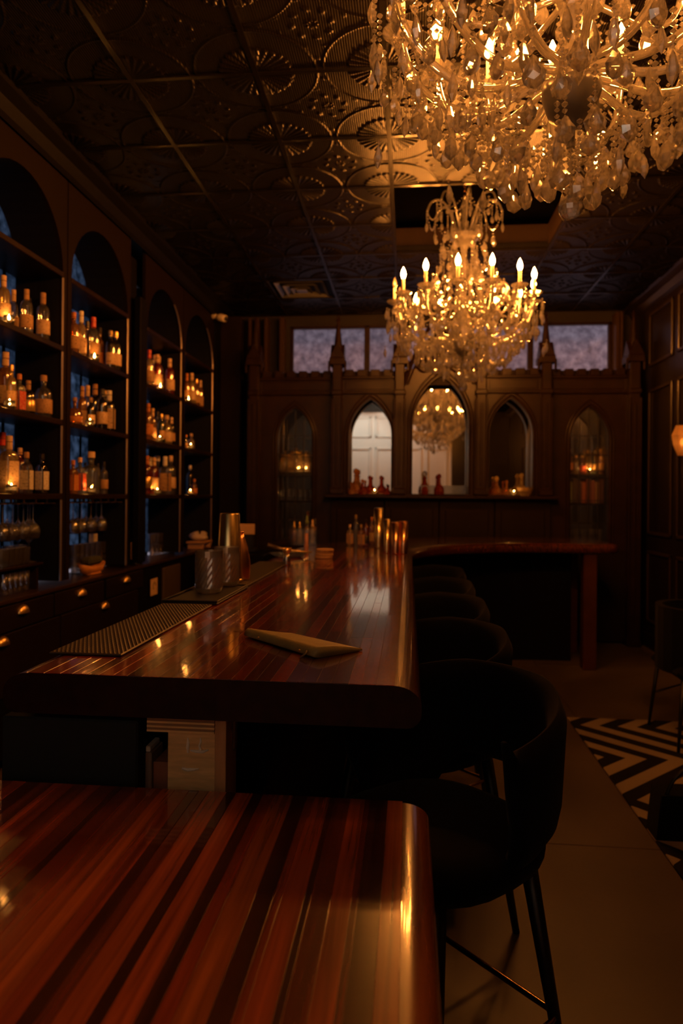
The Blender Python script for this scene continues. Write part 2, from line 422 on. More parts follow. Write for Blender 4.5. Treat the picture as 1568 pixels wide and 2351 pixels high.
class MB:
    def __init__(self): self.v = []; self.f = []
    def add(self, v, f):
        o = len(self.v); self.v += v; self.f += [tuple(i + o for i in q) for q in f]; return self
    def box(self, x0, x1, y0, y1, z0, z1):
        v = [(x, y, z) for z in (z0, z1) for (x, y) in ((x0, y0), (x1, y0), (x1, y1), (x0, y1))]
        f = [(0, 3, 2, 1), (4, 5, 6, 7), (0, 1, 5, 4), (1, 2, 6, 5), (2, 3, 7, 6), (3, 0, 4, 7)]
        return self.add(v, f)
    def bbox(self, x0, x1, y0, y1, z0, z1, b=0.004):
        """box with bevelled edges"""
        v = []; f = []
        def ring(z, i):
            return [(x0 + i, y0, z), (x1 - i, y0, z), (x1, y0 + i, z), (x1, y1 - i, z), (x1 - i, y1, z), (x0 + i, y1, z), (x0, y1 - i, z), (x0, y0 + i, z)]
        def ringi(z):
            return [(x0 + b, y0 + b, z), (x1 - b, y0 + b, z), (x1 - b, y0 + b, z), (x1 - b, y1 - b, z), (x1 - b, y1 - b, z), (x0 + b, y1 - b, z), (x0 + b, y1 - b, z), (x0 + b, y0 + b, z)]
        rs = [ringi(z0), ring(z0 + b, b), ring(z1 - b, b), ringi(z1)]
        for r in rs: v += r
        for k in range(3):
            for i in range(8):
                j = (i + 1) % 8
                f.append((k * 8 + i, k * 8 + j, k * 8 + 8 + j, k * 8 + 8 + i))
        f.append((7, 5, 3, 1)); f.append((25, 27, 29, 31))
        return self.add(v, f)
    def lathe(self, prof, seg=16, c=(0, 0, 0), sx=1.0, sy=1.0, a0=0.0, a1=2 * pi):
        v = []; f = []
        full = abs(a1 - a0 - 2 * pi) < 1e-6
        n = seg if full else seg + 1
        for r, z in prof:
            for i in range(n):
                a = a0 + (a1 - a0) * i / seg
                v.append((c[0] + r * cos(a) * sx, c[1] + r * sin(a) * sy, c[2] + z))
        for k in range(len(prof) - 1):
            for i in range(seg):
                j = (i + 1) % n if full else i + 1
                f.append((k * n + i, k * n + j, k * n + n + j, k * n + n + i))
        if full:
            if prof[0][0] > 1e-6: f.append(tuple(range(n - 1, -1, -1)))
            if prof[-1][0] > 1e-6: f.append(tuple((len(prof) - 1) * n + i for i in range(n)))
        return self.add(v, f)
    def tube(self, pts, r, seg=8, cap=True, closed=False):
        pts = [mathutils.Vector(p) for p in pts]
        n = len(pts); v = []; f = []
        rr = r if isinstance(r, (list, tuple)) else [r] * n
        up = None
        for i, p in enumerate(pts):
            if closed: t = pts[(i + 1) % n] - pts[i - 1]
            else: t = pts[min(i + 1, n - 1)] - pts[max(i - 1, 0)]
            t.normalize()
            if up is None:
                up = mathutils.Vector((0, 0, 1)) if abs(t.z) < 0.9 else mathutils.Vector((1, 0, 0))
            a = t.cross(up)
            if a.length < 1e-4: a = t.cross(mathutils.Vector((0.3, 1, 0.2)))
            a.normalize(); b = a.cross(t); b.normalize(); up = b
            for k in range(seg):
                q = 2 * pi * k / seg
                w = p + a * (cos(q) * rr[i]) + b * (sin(q) * rr[i])
                v.append(tuple(w))
        m = n if closed else n - 1
        for i in range(m):
            j = (i + 1) % n
            for k in range(seg):
                l = (k + 1) % seg
                f.append((i * seg + k, i * seg + l, j * seg + l, j * seg + k))
        if cap and not closed:
            f.append(tuple(range(seg - 1, -1, -1))); f.append(tuple((n - 1) * seg + k for k in range(seg)))
        return self.add(v, f)
    def prism(self, poly, axis, a, b):
        """poly = 2D outline, extruded along axis from a to b"""
        n = len(poly)
        def P(u, w, t):
            return (u, w, t) if axis == 'z' else ((u, t, w) if axis == 'y' else (t, u, w))
        v = [P(u, w, a) for u, w in poly] + [P(u, w, b) for u, w in poly]
        f = [tuple(range(n - 1, -1, -1)), tuple(range(n, 2 * n))]
        f += [(i, (i + 1) % n, n + (i + 1) % n, n + i) for i in range(n)]
        return self.add(v, f)
    def band(self, inner, outer, axis, a, b):
        """strip between two polylines of equal length, extruded along axis"""
        n = len(inner)
        def P(u, w, t):
            return (u, w, t) if axis == 'z' else ((u, t, w) if axis == 'y' else (t, u, w))
        v = [P(*p, a) for p in inner] + [P(*p, a) for p in outer] + [P(*p, b) for p in inner] + [P(*p, b) for p in outer]
        f = []
        for i in range(n - 1):
            f += [(i, i + 1, n + i + 1, n + i), (2 * n + i, 3 * n + i, 3 * n + i + 1, 2 * n + i + 1),
                  (i, 2 * n + i, 2 * n + i + 1, i + 1), (n + i, n + i + 1, 3 * n + i + 1, 3 * n + i)]
        f += [(0, n, 3 * n, 2 * n), (n - 1, 3 * n - 1, 4 * n - 1, 2 * n - 1)]
        return self.add(v, f)
    def mesh(self, name, m=None, smooth=False): return mesh_of(name, self.v, self.f, m, smooth)
    def build(self, name, m, parent=None, smooth=False, **kw):
        """world-space geometry linked as one object; made local to its parent's (unrotated) place"""
        off = mathutils.Vector((0, 0, 0)); q = parent
        while q is not None:
            off += q.location; q = q.parent
        v = [(x - off.x, y - off.y, z - off.z) for x, y, z in self.v]
        return put(name, mesh_of(name, v, self.f, m, smooth), parent, **kw)
    def thing(self, name, m, label, cat, group=None, smooth=False):
        """one-mesh thing with its origin at its base centre"""
        xs = [p[0] for p in self.v]; ys = [p[1] for p in self.v]; z0 = min(p[2] for p in self.v)
        c = ((min(xs) + max(xs)) / 2, (min(ys) + max(ys)) / 2, z0)
        v = [(x - c[0], y - c[1], z - c[2]) for x, y, z in self.v]
        o = put(name, mesh_of(name, v, self.f, m, smooth), None, c)
        tag(o, label, cat, group)
        return o

def put(name, me, parent=None, loc=(0, 0, 0), rz=0.0, rot=None, scale=None, kind=None, m=None, col=None, label=None):
    o = bpy.data.objects.new(name, me)
    COL.objects.link(o)
    if parent is not None: o.parent = parent
    o.location = loc
    o.rotation_euler = rot if rot else (0, 0, rz)
    if scale is not None: o.scale = scale if isinstance(scale, tuple) else (scale,) * 3
    if kind: o['kind'] = kind
    if m is not None and me is not None:
        if not me.materials: me.materials.append(m)
        o.material_slots[0].link = 'OBJECT'; o.material_slots[0].material = m
    if col: o.color = (*col, 1)
    if label: o['label'] = label
    return o
def tag(o, label, cat, group=None):
    o['label'] = label; o['category'] = cat
    if group: o['group'] = group
    return o
def thing(name, label, cat, loc=(0, 0, 0), rz=0.0, group=None):
    return tag(put(name, None, None, loc, rz), label, cat, group)
def struct(name, mb, m, parent=None, smooth=False):
    o = mb.build(name, m, parent, smooth)
    if parent is None: o['kind'] = 'structure'
    return o

# ================================================================== THE SETTING
XL, XR, YB, YF, ZC = -2.06, 2.35, 7.50, -1.90, 3.45
# floor: slabs with saw-cut joints
floor = struct('floor', MB().box(-2.5, 2.5, YF - 0.1, YB + 0.1, -0.12, -0.012), BLACKP)
fy = [YF, -0.2, 1.40, 2.94, 4.50, 6.05, YB]
fx = [-2.4, -0.9, 0.62 - 1.4 + 1.9, XR]
for i in range(len(fy) - 1):
    for j in range(len(fx) - 1):
        MB().bbox(fx[j] + 0.0015, fx[j + 1] - 0.0015, fy[i] + 0.002, fy[i + 1] - 0.002, -0.012, 0.0, 0.002).build('floor_slab', CONC, floor)

# ceiling deck with two openings above the chandeliers
GX = [-1.955 + 0.61 * k for k in range(8)]
GY = [1.34 + 0.61 * k for k in range(11)]
RX0, RX1 = GX[3], GX[5]
RECS = [(GY[0], GY[2]), (GY[5], GY[7])]
ceil_mb = MB()
zc0, zc1 = ZC + 0.012, ZC + 0.05
ceil_mb.box(-2.5, RX0 - 0.02, YF - 0.1, YB + 0.15, zc0, zc1).box(RX1 + 0.02, 2.5, YF - 0.1, YB + 0.15, zc0, zc1)
ys = [YF - 0.1] + [y for r in RECS for y in r] + [YB + 0.15]
for k in range(0, len(ys), 2):
    ceil_mb.box(RX0 - 0.02, RX1 + 0.02, ys[k] - (0.02 if k else 0), ys[k + 1] + (0.02 if k + 2 < len(ys) else 0), zc0, zc1)
ceiling = struct('ceiling', ceil_mb, BLACKP)
for (y0, y1) in RECS:
    c = MB()
    for a in ((RX0 - 0.02, RX0, y0 - 0.02, y1 + 0.02), (RX1, RX1 + 0.02, y0 - 0.02, y1 + 0.02), (RX0, RX1, y0 - 0.02, y0), (RX0, RX1, y1, y1 + 0.02)):
        c.box(*a, ZC - 0.004, ZC + 0.20)
    c.build('recess_curb', CURB, ceiling)
    s = MB()
    for a in ((RX0 - 0.3, RX0 - 0.27, y0 - 0.3, y1 + 0.3), (RX1 + 0.27, RX1 + 0.3, y0 - 0.3, y1 + 0.3), (RX0 - 0.3, RX1 + 0.3, y0 - 0.3, y0 - 0.27), (RX0 - 0.3, RX1 + 0.3, y1 + 0.27, y1 + 0.3)):
        s.box(*a, ZC + 0.05, ZC + 0.95)
    s.box(RX0 - 0.3, RX1 + 0.3, y0 - 0.3, y1 + 0.3, ZC + 0.95, ZC + 0.98)
    s.build('ceiling_void', BLACKP, ceiling)

# pressed tin tile (one relief mesh shared by every tile)
def tin_tile():
    n = 136; T = 0.606; v = []; f = []
    for j in range(n + 1):
        for i in range(n + 1):
            x = T * i / n; y = T * j / n
            cx = x if x < T / 2 else T - x; cyy = y if y < T / 2 else T - y
            r = sqrt(cx * cx + cyy * cyy); a = atan2(cyy, cx)
            h = 0.0
            ph = a * 28
            Rf = 0.168 + 0.010 * abs(cos(ph / 2))
            if r < Rf:
                k = min(1, (Rf - r) / 0.006); w = min(1.0, r / 0.03)
                h = -k * (0.003 + w * 0.0075 * (0.5 + 0.5 * cos(ph)) * (0.45 + 0.55 * r / Rf))
                if r < 0.03: h -= 0.006 * (1 - r / 0.03)
            elif r > 0.292:
                mx, my = x - T / 2, y - T / 2
                q = sqrt(mx * mx + my * my); b = atan2(my, mx)
                h = 0.003 - 0.008 * max(0, sin(b * 8 + 30 * q)) * max(0, sin(90 * q)) * min(1, (r - 0.292) / 0.02)
            g = (r - 0.286) / 0.0038
            if abs(g) < 2.5: h = min(h, h - 0.005 * math.exp(-g * g))
            e = min(x, y, T - x, T - y)
            if e < 0.008: h = h * (e / 0.008) + 0.004 * (1 - e / 0.008)
            v.append((x - T / 2, y - T / 2, h))
    for j in range(n):
        for i in range(n):
            a = j * (n + 1) + i
            f.append((a, a + n + 1, a + n + 2, a + 1))
    return mesh_of('ceiling_tile', v, f, TIN, True, False)
TILE = tin_tile()
VENT = (1, 8)
for i in range(7):
    for j in range(10):
        if i in (3, 4) and any(GY[j] >= a - 0.01 and GY[j] < b - 0.01 for a, b in RECS): continue
        if (i, j) == VENT: continue
        put('ceiling_tile', TILE, ceiling, (GX[i] + 0.305, GY[j] + 0.305, ZC),
            rot=(rnd.uniform(-.006, .006), rnd.uniform(-.006, .006), 0))
def rail_y(x, y0, y1):
    MB().box(x - 0.012, x + 0.012, y0, y1, ZC - 0.012, ZC + 0.008).build('grid_rail', RAIL, ceiling)
def rail_x(x0, x1, y):
    MB().box(x0, x1, y - 0.012, y + 0.012, ZC - 0.010, ZC + 0.008).build('grid_rail', RAIL, ceiling)
for i, x in enumerate(GX):
    if i == 4:
        rail_y(x, GY[2], GY[5]); rail_y(x, GY[7], GY[10])
    else: rail_y(x, GY[0], GY[10])
for j, y in enumerate(GY):
    segs = [(GX[0], GX[3]), (GX[5], GX[7])]
    if not any(abs(y - (a + b) / 2) < 0.02 for a, b in RECS): segs = [(GX[0], GX[7])]
    for a, b in segs: rail_x(a, b, y)
# ceiling air diffuser
vt = thing('ceiling_vent', 'square metal air vent with nested louvers set in the pressed tin ceiling', 'vent',
           (GX[1] + 0.305, GY[8] + 0.305, ZC))
VM = mat('vent_metal', (0.10, 0.10, 0.10), 0.3, 0.0, spec=0.8)
for k, (a, b) in enumerate(((0.30, 0.0), (0.235, 0.012), (0.165, 0.020), (0.095, 0.024))):
    q = MB(); w = 0.05 if k else 0.03
    def rg(s, z): return [(-s, -s, z), (s, -s, z), (s, s, z), (-s, s, z)]
    v = rg(a, -b) + rg(a - w, -b + 0.035); f = [(i, (i + 1) % 4, 4 + (i + 1) % 4, 4 + i) for i in range(4)]
    v2 = [(x, y, z + 0.004) for x, y, z in v]
    q.add(v, f).add(v2, [tuple(reversed(t)) for t in f])
    put('louver_ring' if k else 'vent_frame', q.mesh('louver_ring', VM), vt)
put('vent_plate', MB().box(-0.05, 0.05, -0.05, 0.05, -0.024, -0.018).mesh('vent_plate', VM), vt)
put('vent_throat', MB().box(-0.3, 0.3, -0.3, 0.3, 0.011, 0.0115).mesh('vent_throat', BLACKP), vt)

# right wall: dark glossy paint with applied panel mouldings
wr_mb = MB().box(XR, XR + 0.1, YF, YB, 0, ZC + 0.05)
wall_right = struct('wall_right', wr_mb, WALLP)
PMOLD = mat('panel_moulding', (0.0221, 0.0137, 0.0088), 0.3)
def panel(parent, m, axis, c, a0, a1, z0, z1, out, w=0.035, t=0.02):
    """rectangular applied moulding of four bevelled bars, one part"""
    q = MB()
    for (p0, p1, q0, q1) in ((a0, a1, z0, z0 + w), (a0, a1, z1 - w, z1), (a0, a0 + w, z0, z1), (a1 - w, a1, z0, z1)):
        if axis == 'x': q.bbox(min(c, c + out * t), max(c, c + out * t), p0, p1, q0, q1, 0.008)
        else: q.bbox(p0, p1, min(c, c + out * t), max(c, c + out * t), q0, q1, 0.008)
    q.build('panel_moulding', m, parent)
py0 = 6.97
for k in range(10):
    a1 = py0 - k * 0.72; a0 = a1 - 0.60
    if a0 < YF: break
    panel(wall_right, PMOLD, 'x', XR, a0, a1, 2.74, 3.27, -1)
    panel(wall_right, PMOLD, 'x', XR, a0, a1, 1.10, 2.52, -1)
    panel(wall_right, PMOLD, 'x', XR, a0, a1, 0.25, 0.95, -1)
struct('baseboard_right', MB().bbox(XR - 0.02, XR, YF, YB, 0, 0.14), WALLP)
cr = [(0, -0.12), (0, 0), (-0.12, 0), (-0.10, -0.02), (-0.05, -0.05), (-0.02, -0.10)]
struct('trim_1', MB().prism([(XR + u, ZC + w) for u, w in cr], 'y', YF, YB), WALLP)
struct('trim_2', MB().prism([(XL + 0.02 - u, ZC + w) for u, w in cr], 'y', YF, YB), BLACKP)

# rear (entrance) wall, pale panelling in the left half, dark in the right: seen in the mirrors
wall_front = struct('wall_front', MB().box(0.95, XR, YF - 0.1, YF, 0, ZC + 0.05), WALLP)
pale = MB().box(XL - 0.4, 0.95, YF - 0.1, YF, 0, ZC + 0.05).build('pale_panelling', PALEP, wall_front)
for k in range(5):
    a0 = -2.0 + k * 0.60; a1 = a0 + 0.50
    panel(wall_front, PALEP, 'y', YF, a0, a1, 2.86, 3.36, 1, 0.05, 0.045)
    panel(wall_front, PALEP, 'y', YF, a0, a1, 1.0, 2.62, 1, 0.05, 0.045)
struct('trim_3', MB().bbox(0.93, 1.00, YF, YF + 0.05, 0, ZC), PALEP)

# back wall with a row of high windows
WZ0, WZ1 = 2.55, 3.33
WX = [-1.32, -0.47, 0.40, 1.29, 2.13]
wb = MB().box(-2.5, 2.5, YB, YB + 0.12, 0, WZ0).box(-2.5, 2.5, YB, YB + 0.12, WZ1, ZC + 0.05)
wb.box(-2.5, WX[0], YB, YB + 0.12, WZ0, WZ1).box(WX[4], 2.5, YB, YB + 0.12, WZ0, WZ1)
GREYP = mat('window_wall_paint', (0.0240, 0.0210, 0.0210), 0.5, spec=0.10)
wall_back = struct('wall_back', wb, GREYP)
for k in range(4):
    x0, x1 = WX[k], WX[k + 1]
    w = MB()
    for a in ((x0, x0 + 0.03, WZ0, WZ1), (x1 - 0.03, x1, WZ0, WZ1), (x0, x1, WZ0, WZ0 + 0.03), (x0, x1, WZ1 - 0.025, WZ1)):
        w.bbox(a[0], a[1], YB - 0.01, YB + 0.05, a[2], a[3], 0.004)
    wo = struct('window_%d' % (k + 1), w, GOTH)
    MB().box(x0 + 0.02, x1 - 0.02, YB + 0.02, YB + 0.026, WZ0 + 0.02, WZ1 - 0.02).build('window_pane', G_PANE, wo)
ext = struct('wall_outside', MB().box(-4, 5, 9.2, 9.4, 0, 4.6), STONE)

# left wall, around the arched bays
BAYS = [(3.034, 3.884), (3.987, 4.827), (5.202, 6.005), (6.114, 6.992)]
XB = -2.36
wl = MB().box(-2.5, XL, YF, 2.93, 0, ZC + 0.05).box(-2.5, XL, 7.10, YB, 0, ZC + 0.05).box(-2.5, XB, 2.93, 7.10, 3.26, ZC + 0.05)
wl.box(-2.5, XB, 2.93, 7.10, 0, 0.88)
wl.box(-2.5, XL - 0.05, 4.93, 5.10, 0.88, 3.26)
for (a, b) in ((2.93, 3.034), (3.884, 3.987), (4.827, 5.202), (6.005, 6.114), (6.992, 7.10)):
    wl.box(-2.5, XB - 0.005, a, b, 0.88, 3.26)
wall_left = struct('wall_left', wl, BLACKP)
# pilaster between second and third bay; end pilaster in the back corner
struct('trim_4', MB().bbox(XL - 0.02, XL + 0.035, 4.985, 5.115, 0.93, 2.95, 0.006), BLACKP)
struct('trim_5', MB().bbox(XL, -1.83, 7.28, YB, 0, 3.40, 0.006), GOTH_D)
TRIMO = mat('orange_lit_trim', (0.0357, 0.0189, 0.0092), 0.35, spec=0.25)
for k, (px, w) in enumerate(((575, 0.030), (592, 0.035), (612, 0.04), (648, 0.05), (1415, 0.04), (1424, 0.03), (1478, 0.04))):
    x = at_y(px, 800, 7.40)[0]
    struct('trim_%d' % (6 + k), MB().bbox(x - w / 2, x + w / 2, 7.34, 7.50, 0.0, 3.40, 0.008), TRIMO)

# ================================================================== ARCHED SHELF BAYS (left)
SHZ = [1.45, 1.89, 2.33, 2.77]
ORD = ['first', 'second', 'third', 'fourth', 'fifth', 'sixth', 'seventh', 'eighth', 'ninth', 'tenth', 'eleventh', 'twelfth']
BAYN = ['nearest', 'second', 'third', 'farthest']
for bi, (y0, y1) in enumerate(BAYS):
    root = thing('arched_shelf_bay', '%s of the four dark arched shelf bays along the left wall' % BAYN[bi], 'shelving',
                 ((XL + XB) / 2, (y0 + y1) / 2, 0.91), 0, None)
    yc, r = (y0 + y1) / 2, (y1 - y0) / 2
    zs = 2.77; n = 20
    # face: jambs up to the springing, spandrel above
    e0, e1 = y0 - 0.045, y1 + 0.045
    arch = [(yc - r * cos(pi * k / n), zs + r * sin(pi * k / n)) for k in range(n + 1)]
    outer = []
    for k in range(n + 1):
        a = pi * k / n
        t = k / n
        if t <= 0.25: outer.append((e0, zs + (3.42 - zs) * t / 0.25))
        elif t >= 0.75: outer.append((e1, zs + (3.42 - zs) * (1 - t) / 0.25))
        else: outer.append((e0 + (e1 - e0) * (t - 0.25) / 0.5, 3.42))
    MB().band(arch, outer, 'x', XL - 0.025, XL).build('arch_header', ARCHW, root)
    for (a, b) in ((e0, y0), (y1, e1)):
        MB().box(XL - 0.025, XL, a, b, 0.93, zs).build('jamb', ARCHW, root)
    # lining of the arch and the sides
    lin = [(yc - (r + 0.012) * cos(pi * k / n), zs + (r + 0.012) * sin(pi * k / n)) for k in range(n + 1)]
    MB().band(arch, lin, 'x', XB, XL - 0.025).build('arch_lining', NAVY, root)
    for (a, b) in ((y0 - 0.02, y0), (y1, y1 + 0.02)):
        MB().box(XB, XL - 0.025, a, b, 0.93, zs).build('side_panel', NAVY, root)
    # light on the far jamb's edge, put in as a pale strip, following the arch in the two far bays
    st = [(XL + 0.004, y1 - 0.006, 0.93), (XL + 0.004, y1 - 0.006, 2.77)]
    if bi >= 2:
        st += [(XL + 0.004, yc + (r - 0.006) * cos(pi * k / 24), zs + (r - 0.006) * sin(pi * k / 24)) for k in range(1, 9)]
    zprev = 0.93
    for z in SHZ[:3] + [2.77]:
        MB().tube([(XL + 0.002, y1 - 0.006, zprev), (XL + 0.002, y1 - 0.006, z - 0.035)], 0.007, 6).build('lit_edge_strip', STRIP, root)
        zprev = z + 0.003
    if bi >= 2:
        MB().tube(st[1:], 0.007, 6).build('lit_edge_strip', STRIP, root)
    for z in SHZ:
        MB().bbox(XB + 0.012, XL + 0.006, y0 - 0.001, y1 + 0.001, z - 0.032, z, 0.003).build('shelf', SHELFW, root)
    # window at the back: frosted pane with a dark frame
    ya = y1 - 0.30
    q = MB().prism([(y0, 0.93)] + [p for p in arch if p[0] < ya] + [(ya, zs + sqrt(r * r - (ya - yc) ** 2)), (ya, 0.93)], 'x', XB - 0.001, XB + 0.006)
    q.build('light_blocking_board', NAVY, root)  # unseen board, added to cut the window light entering the room
    q = MB().prism([(ya, 0.93), (ya, zs + sqrt(r * r - (ya - yc) ** 2))] + [p for p in arch if p[0] > ya] + [(y1, 0.93)], 'x', XB - 0.001, XB + 0.003)
    q.build('frosted_pane', FROST, root)
    MB().box(XB + 0.003, XB + 0.012, y1 - 0.135, y1 - 0.115, 0.93, 2.77).box(XB + 0.003, XB + 0.014, ya - 0.01, ya + 0.02, 0.93, 2.77).build('sash_bar', BLACKP, root)

# back counter under the bays: top, drawers with cup pulls
bc = thing('back_counter', 'long dark back counter with brass cup drawer pulls below the arched shelves', 'counter', (-2.2, 4.0, 0))
MB().bbox(-2.345, -2.015, 2.94, 7.09, 0.885, 0.91, 0.006).build('countertop', mat('dark_counter', (0.0300, 0.0168, 0.0120), 0.3, spec=0.25), bc)
MB().box(-2.058, -2.036, 2.94, 7.09, 0.10, 0.885).build('carcass', BLACKP, bc)
DRW = mat('drawer_front', (0.0132, 0.0078, 0.0066), 0.35, spec=0.20)
PULL = MB()
for k in range(7):
    pass
pv = []; pf = []
for j in range(6):
    b = j / 5 * pi / 2
    for i in range(11):
        a = pi * i / 10
        pv.append((0.028 * sin(a) * cos(b), -0.046 * cos(a), 0.044 * sin(a) * sin(b)))
for j in range(5):
    for i in range(10):
        q = j * 11 + i; pf.append((q, q + 1, q + 12, q + 11))
PULLM = mesh_of('drawer_pull', pv, pf, BRASS, True)
for yc_ in (3.418, 4.068, 4.745):
    d = MB().bbox(-2.036, -2.018, yc_ - 0.315, yc_ + 0.315, 0.745, 0.876, 0.004).build('drawer', DRW, bc)
    put('drawer_pull', PULLM, d, (-2.018 - bc.location.x, yc_ - bc.location.y, 0.822))
for yc_ in (3.238, 4.395):
    d = MB().bbox(-2.036, -2.018, max(2.945, yc_ - 0.57), yc_ + 0.57, 0.42, 0.737, 0.004).build('drawer', DRW, bc)
    put('drawer_pull', PULLM, d, (-2.018 - bc.location.x, yc_ - bc.location.y, 0.690))
# steel fridge front and wall card further along
p = at_x(392, 1360, -2.03)
MB().bbox(-2.036, -2.016, p[1] - 0.21, p[1] + 0.21, 0.30, 0.84, 0.005).build('fridge_door', mat('brushed_steel_door', (0.16, 0.12, 0.09), 0.4, 0.6), bc)
p = at_x(350, 1347, -2.028)
cd = thing('notice_card', 'cream notice card with a dark round mark fixed to the back counter front', 'card', (-2.015, p[1], p[2]))
put('card_sheet', MB().box(-0.002, 0.002, -0.07, 0.07, -0.065, 0.065).mesh('card_sheet', CREAM), cd)
ring = [(0.0025, 0.028 * cos(a), 0.006 + 0.028 * sin(a)) for a in [2 * pi * k / 20 for k in range(14)]]
put('printed_mark', MB().tube(ring, 0.003, 5).mesh('printed_mark', mat('ink', (0.08, 0.05, 0.03), 0.7)), cd)

# ---------------------------------------------------------------- bottles
def bottle_protos():
    P = {}
    def rnd_shoulder(r, zb, rn, zn, n=5):
        return [(rn + (r - rn) * cos(pi / 2 * k / n), zb + (zn - zb) * sin(pi / 2 * k / n)) for k in range(n + 1)]
    specs = {  # r, shoulder z, neck r, neck z, cap r, label z0, z1, square
        'tall': (0.125, 0.60, 0.046, 0.76, 0.052, 0.17, 0.45, 0),
        'slim': (0.100, 0.55, 0.040, 0.74, 0.044, 0.12, 0.44, 0),
        'long': (0.115, 0.46, 0.040, 0.80, 0.045, 0.10, 0.40, 0),
        'squat': (0.185, 0.52, 0.062, 0.72, 0.075, 0.12, 0.44, 0),
        'square': (0.140, 0.62, 0.050, 0.74, 0.060, 0.10, 0.56, 1),
        'box': (0.200, 0.56, 0.070, 0.68, 0.085, 0.12, 0.48, 1),
        'flask': (0.260, 0.36, 0.060, 0.62, 0.075, 0.12, 0.32, 0),
    }
    for k, (r, zb, rn, zn, rc, l0, l1, sq) in specs.items():
        b = MB()
        prof = [(r * 0.6, 0.0), (r * 0.95, 0.004), (r, 0.03), (r, zb)] + rnd_shoulder(r, zb, rn, zn)[1:] + [(rn, 0.88), (rn * 1.15, 0.885), (rn * 1.15, 0.90)]
        seg = 18
        b.lathe(prof, seg)
        if sq:
            v = []
            for (x, y, z) in b.v:
                q = sqrt(x * x + y * y)
                if q > 1e-6:
                    w = max(0.0, min(1.0, (q - rn) / (r - rn)))
                    mxx = max(abs(x), abs(y))
                    s = (1 - w) + w * min(q / mxx, 1.26)
                    x, y = x * s * (1 - 0.12 * w), y * s * (1 - 0.12 * w)
                v.append((x, y, z))
            b.v = v
        body = b.mesh('bottle_body', G_CLEAR, True)
        l = MB()
        if sq:
            h = r * 0.885
            l.box(h, h + 0.006, -h * 0.8, h * 0.8, l0, l1)
            l.box(-h * 0.8, h * 0.8, -h - 0.006, -h, l0, l1)
        else:
            l.lathe([(r + 0.003, l0), (r + 0.006, l0 + 0.004), (r + 0.006, l1 - 0.004), (r + 0.003, l1)], 12, a0=R(-115), a1=R(50))
        lab = l.mesh('bottle_label', CREAM, not sq)
        c = MB().lathe([(rc * 0.98, 0.86), (rc, 0.865), (rc, 0.985), (rc * 0.85, 1.0), (0, 1.0)], 12)
        cap = c.mesh('bottle_cap', BLACKL, False)
        foil = MB().lathe([(rn + 0.004, zn + 0.02), (rn + 0.006, zn + 0.03), (rn + 0.006, 0.995), (rn * 0.8, 1.0), (0, 1.0)], 12).mesh('neck_foil', CREAM, False)
        P[k] = (body, lab, cap, foil)
    return P
BP = bottle_protos()
GL = {'c': G_CLEAR, 'a': G_AMBER, 'r': G_RED, 'd': G_DARK, 'g': G_GREEN, 'p': G_PALE, 'b': G_BLUE}
GLN = {'c': 'clear', 'a': 'amber', 'r': 'dark red', 'd': 'blackish', 'g': 'green', 'p': 'pale gold', 'b': 'bluish'}
LB = {'c': L_CREAM, 'w': L_WHITE, 't': L_TAN, 'o': L_ORNG, 'r': L_RED, 'k': BLACKL, 'g': GREENL, 'y': GOLDL}
LBN = {'c': 'cream', 'w': 'white', 't': 'tan', 'o': 'orange', 'r': 'red', 'k': 'black', 'g': 'green', 'y': 'gold'}
CP = {'c': CREAM, 'w': WHITEL, 'k': BLACKL, 'r': REDL, 't': CORK, 'y': GOLDL, 'o': ORNG}
CPN = {'c': 'cream', 'w': 'white', 'k': 'black', 'r': 'red', 't': 'cork', 'y': 'gold', 'o': 'orange'}
KINDN = {'tall': 'tall', 'slim': 'slim', 'long': 'long-necked', 'squat': 'squat', 'square': 'square', 'box': 'wide square', 'flask': 'bulbous'}
def make_bottle(loc, H, kind, g, l, c, label, group, rz=None):
    """g glass, l label ('-' none), c cap (upper case = long neck foil)"""
    root = thing('bottle', label, 'bottle', loc, rnd.uniform(-0.35, 0.35) if rz is None else rz, group)
    B = BP[kind]
    put('bottle_body', B[0], root, scale=H, m=GL[g])
    if l != '-': put('bottle_label', B[1], root, scale=H, m=LB[l])
    if c.isupper(): put('neck_foil', B[3], root, scale=H, m=CP[c.lower()])
    else: put('bottle_cap', B[2], root, scale=H, m=CP[c])
    return root
def describe(kind, g, l, c):
    s = '%s %s bottle' % (KINDN[kind], GLN[g])
    if l != '-': s += ', %s label' % LBN[l]
    else: s += ', %s top' % CPN[c.lower()]
    return s
# candles
CUP = MB().lathe([(0.020, 0), (0.026, 0.003), (0.028, 0.045), (0.0265, 0.045), (0.0245, 0.006), (0, 0.006)], 14).mesh('glass_cup', G_CLEAR, True)
WAXM = MB().lathe([(0.0235, 0.007), (0.0235, 0.019), (0.0, 0.020)], 12).mesh('wax', WAX, True)
FLM = MB().lathe([(0.0, 0.022), (0.005, 0.028), (0.0065, 0.036), (0.0035, 0.046), (0.0, 0.055)], 8).mesh('flame', FLAME, True)
def candle(loc, label, s=1.0):
    t = thing('tea_light', label, 'candle', loc, 0, 'tea lights on the bar shelves')
    put('glass_cup', CUP, t, scale=s); put('wax', WAXM, t, scale=s); put('flame', FLM, t, scale=s)
    return t
LEVEL = {2.33: 'top', 1.89: 'middle', 1.45: 'lower'}
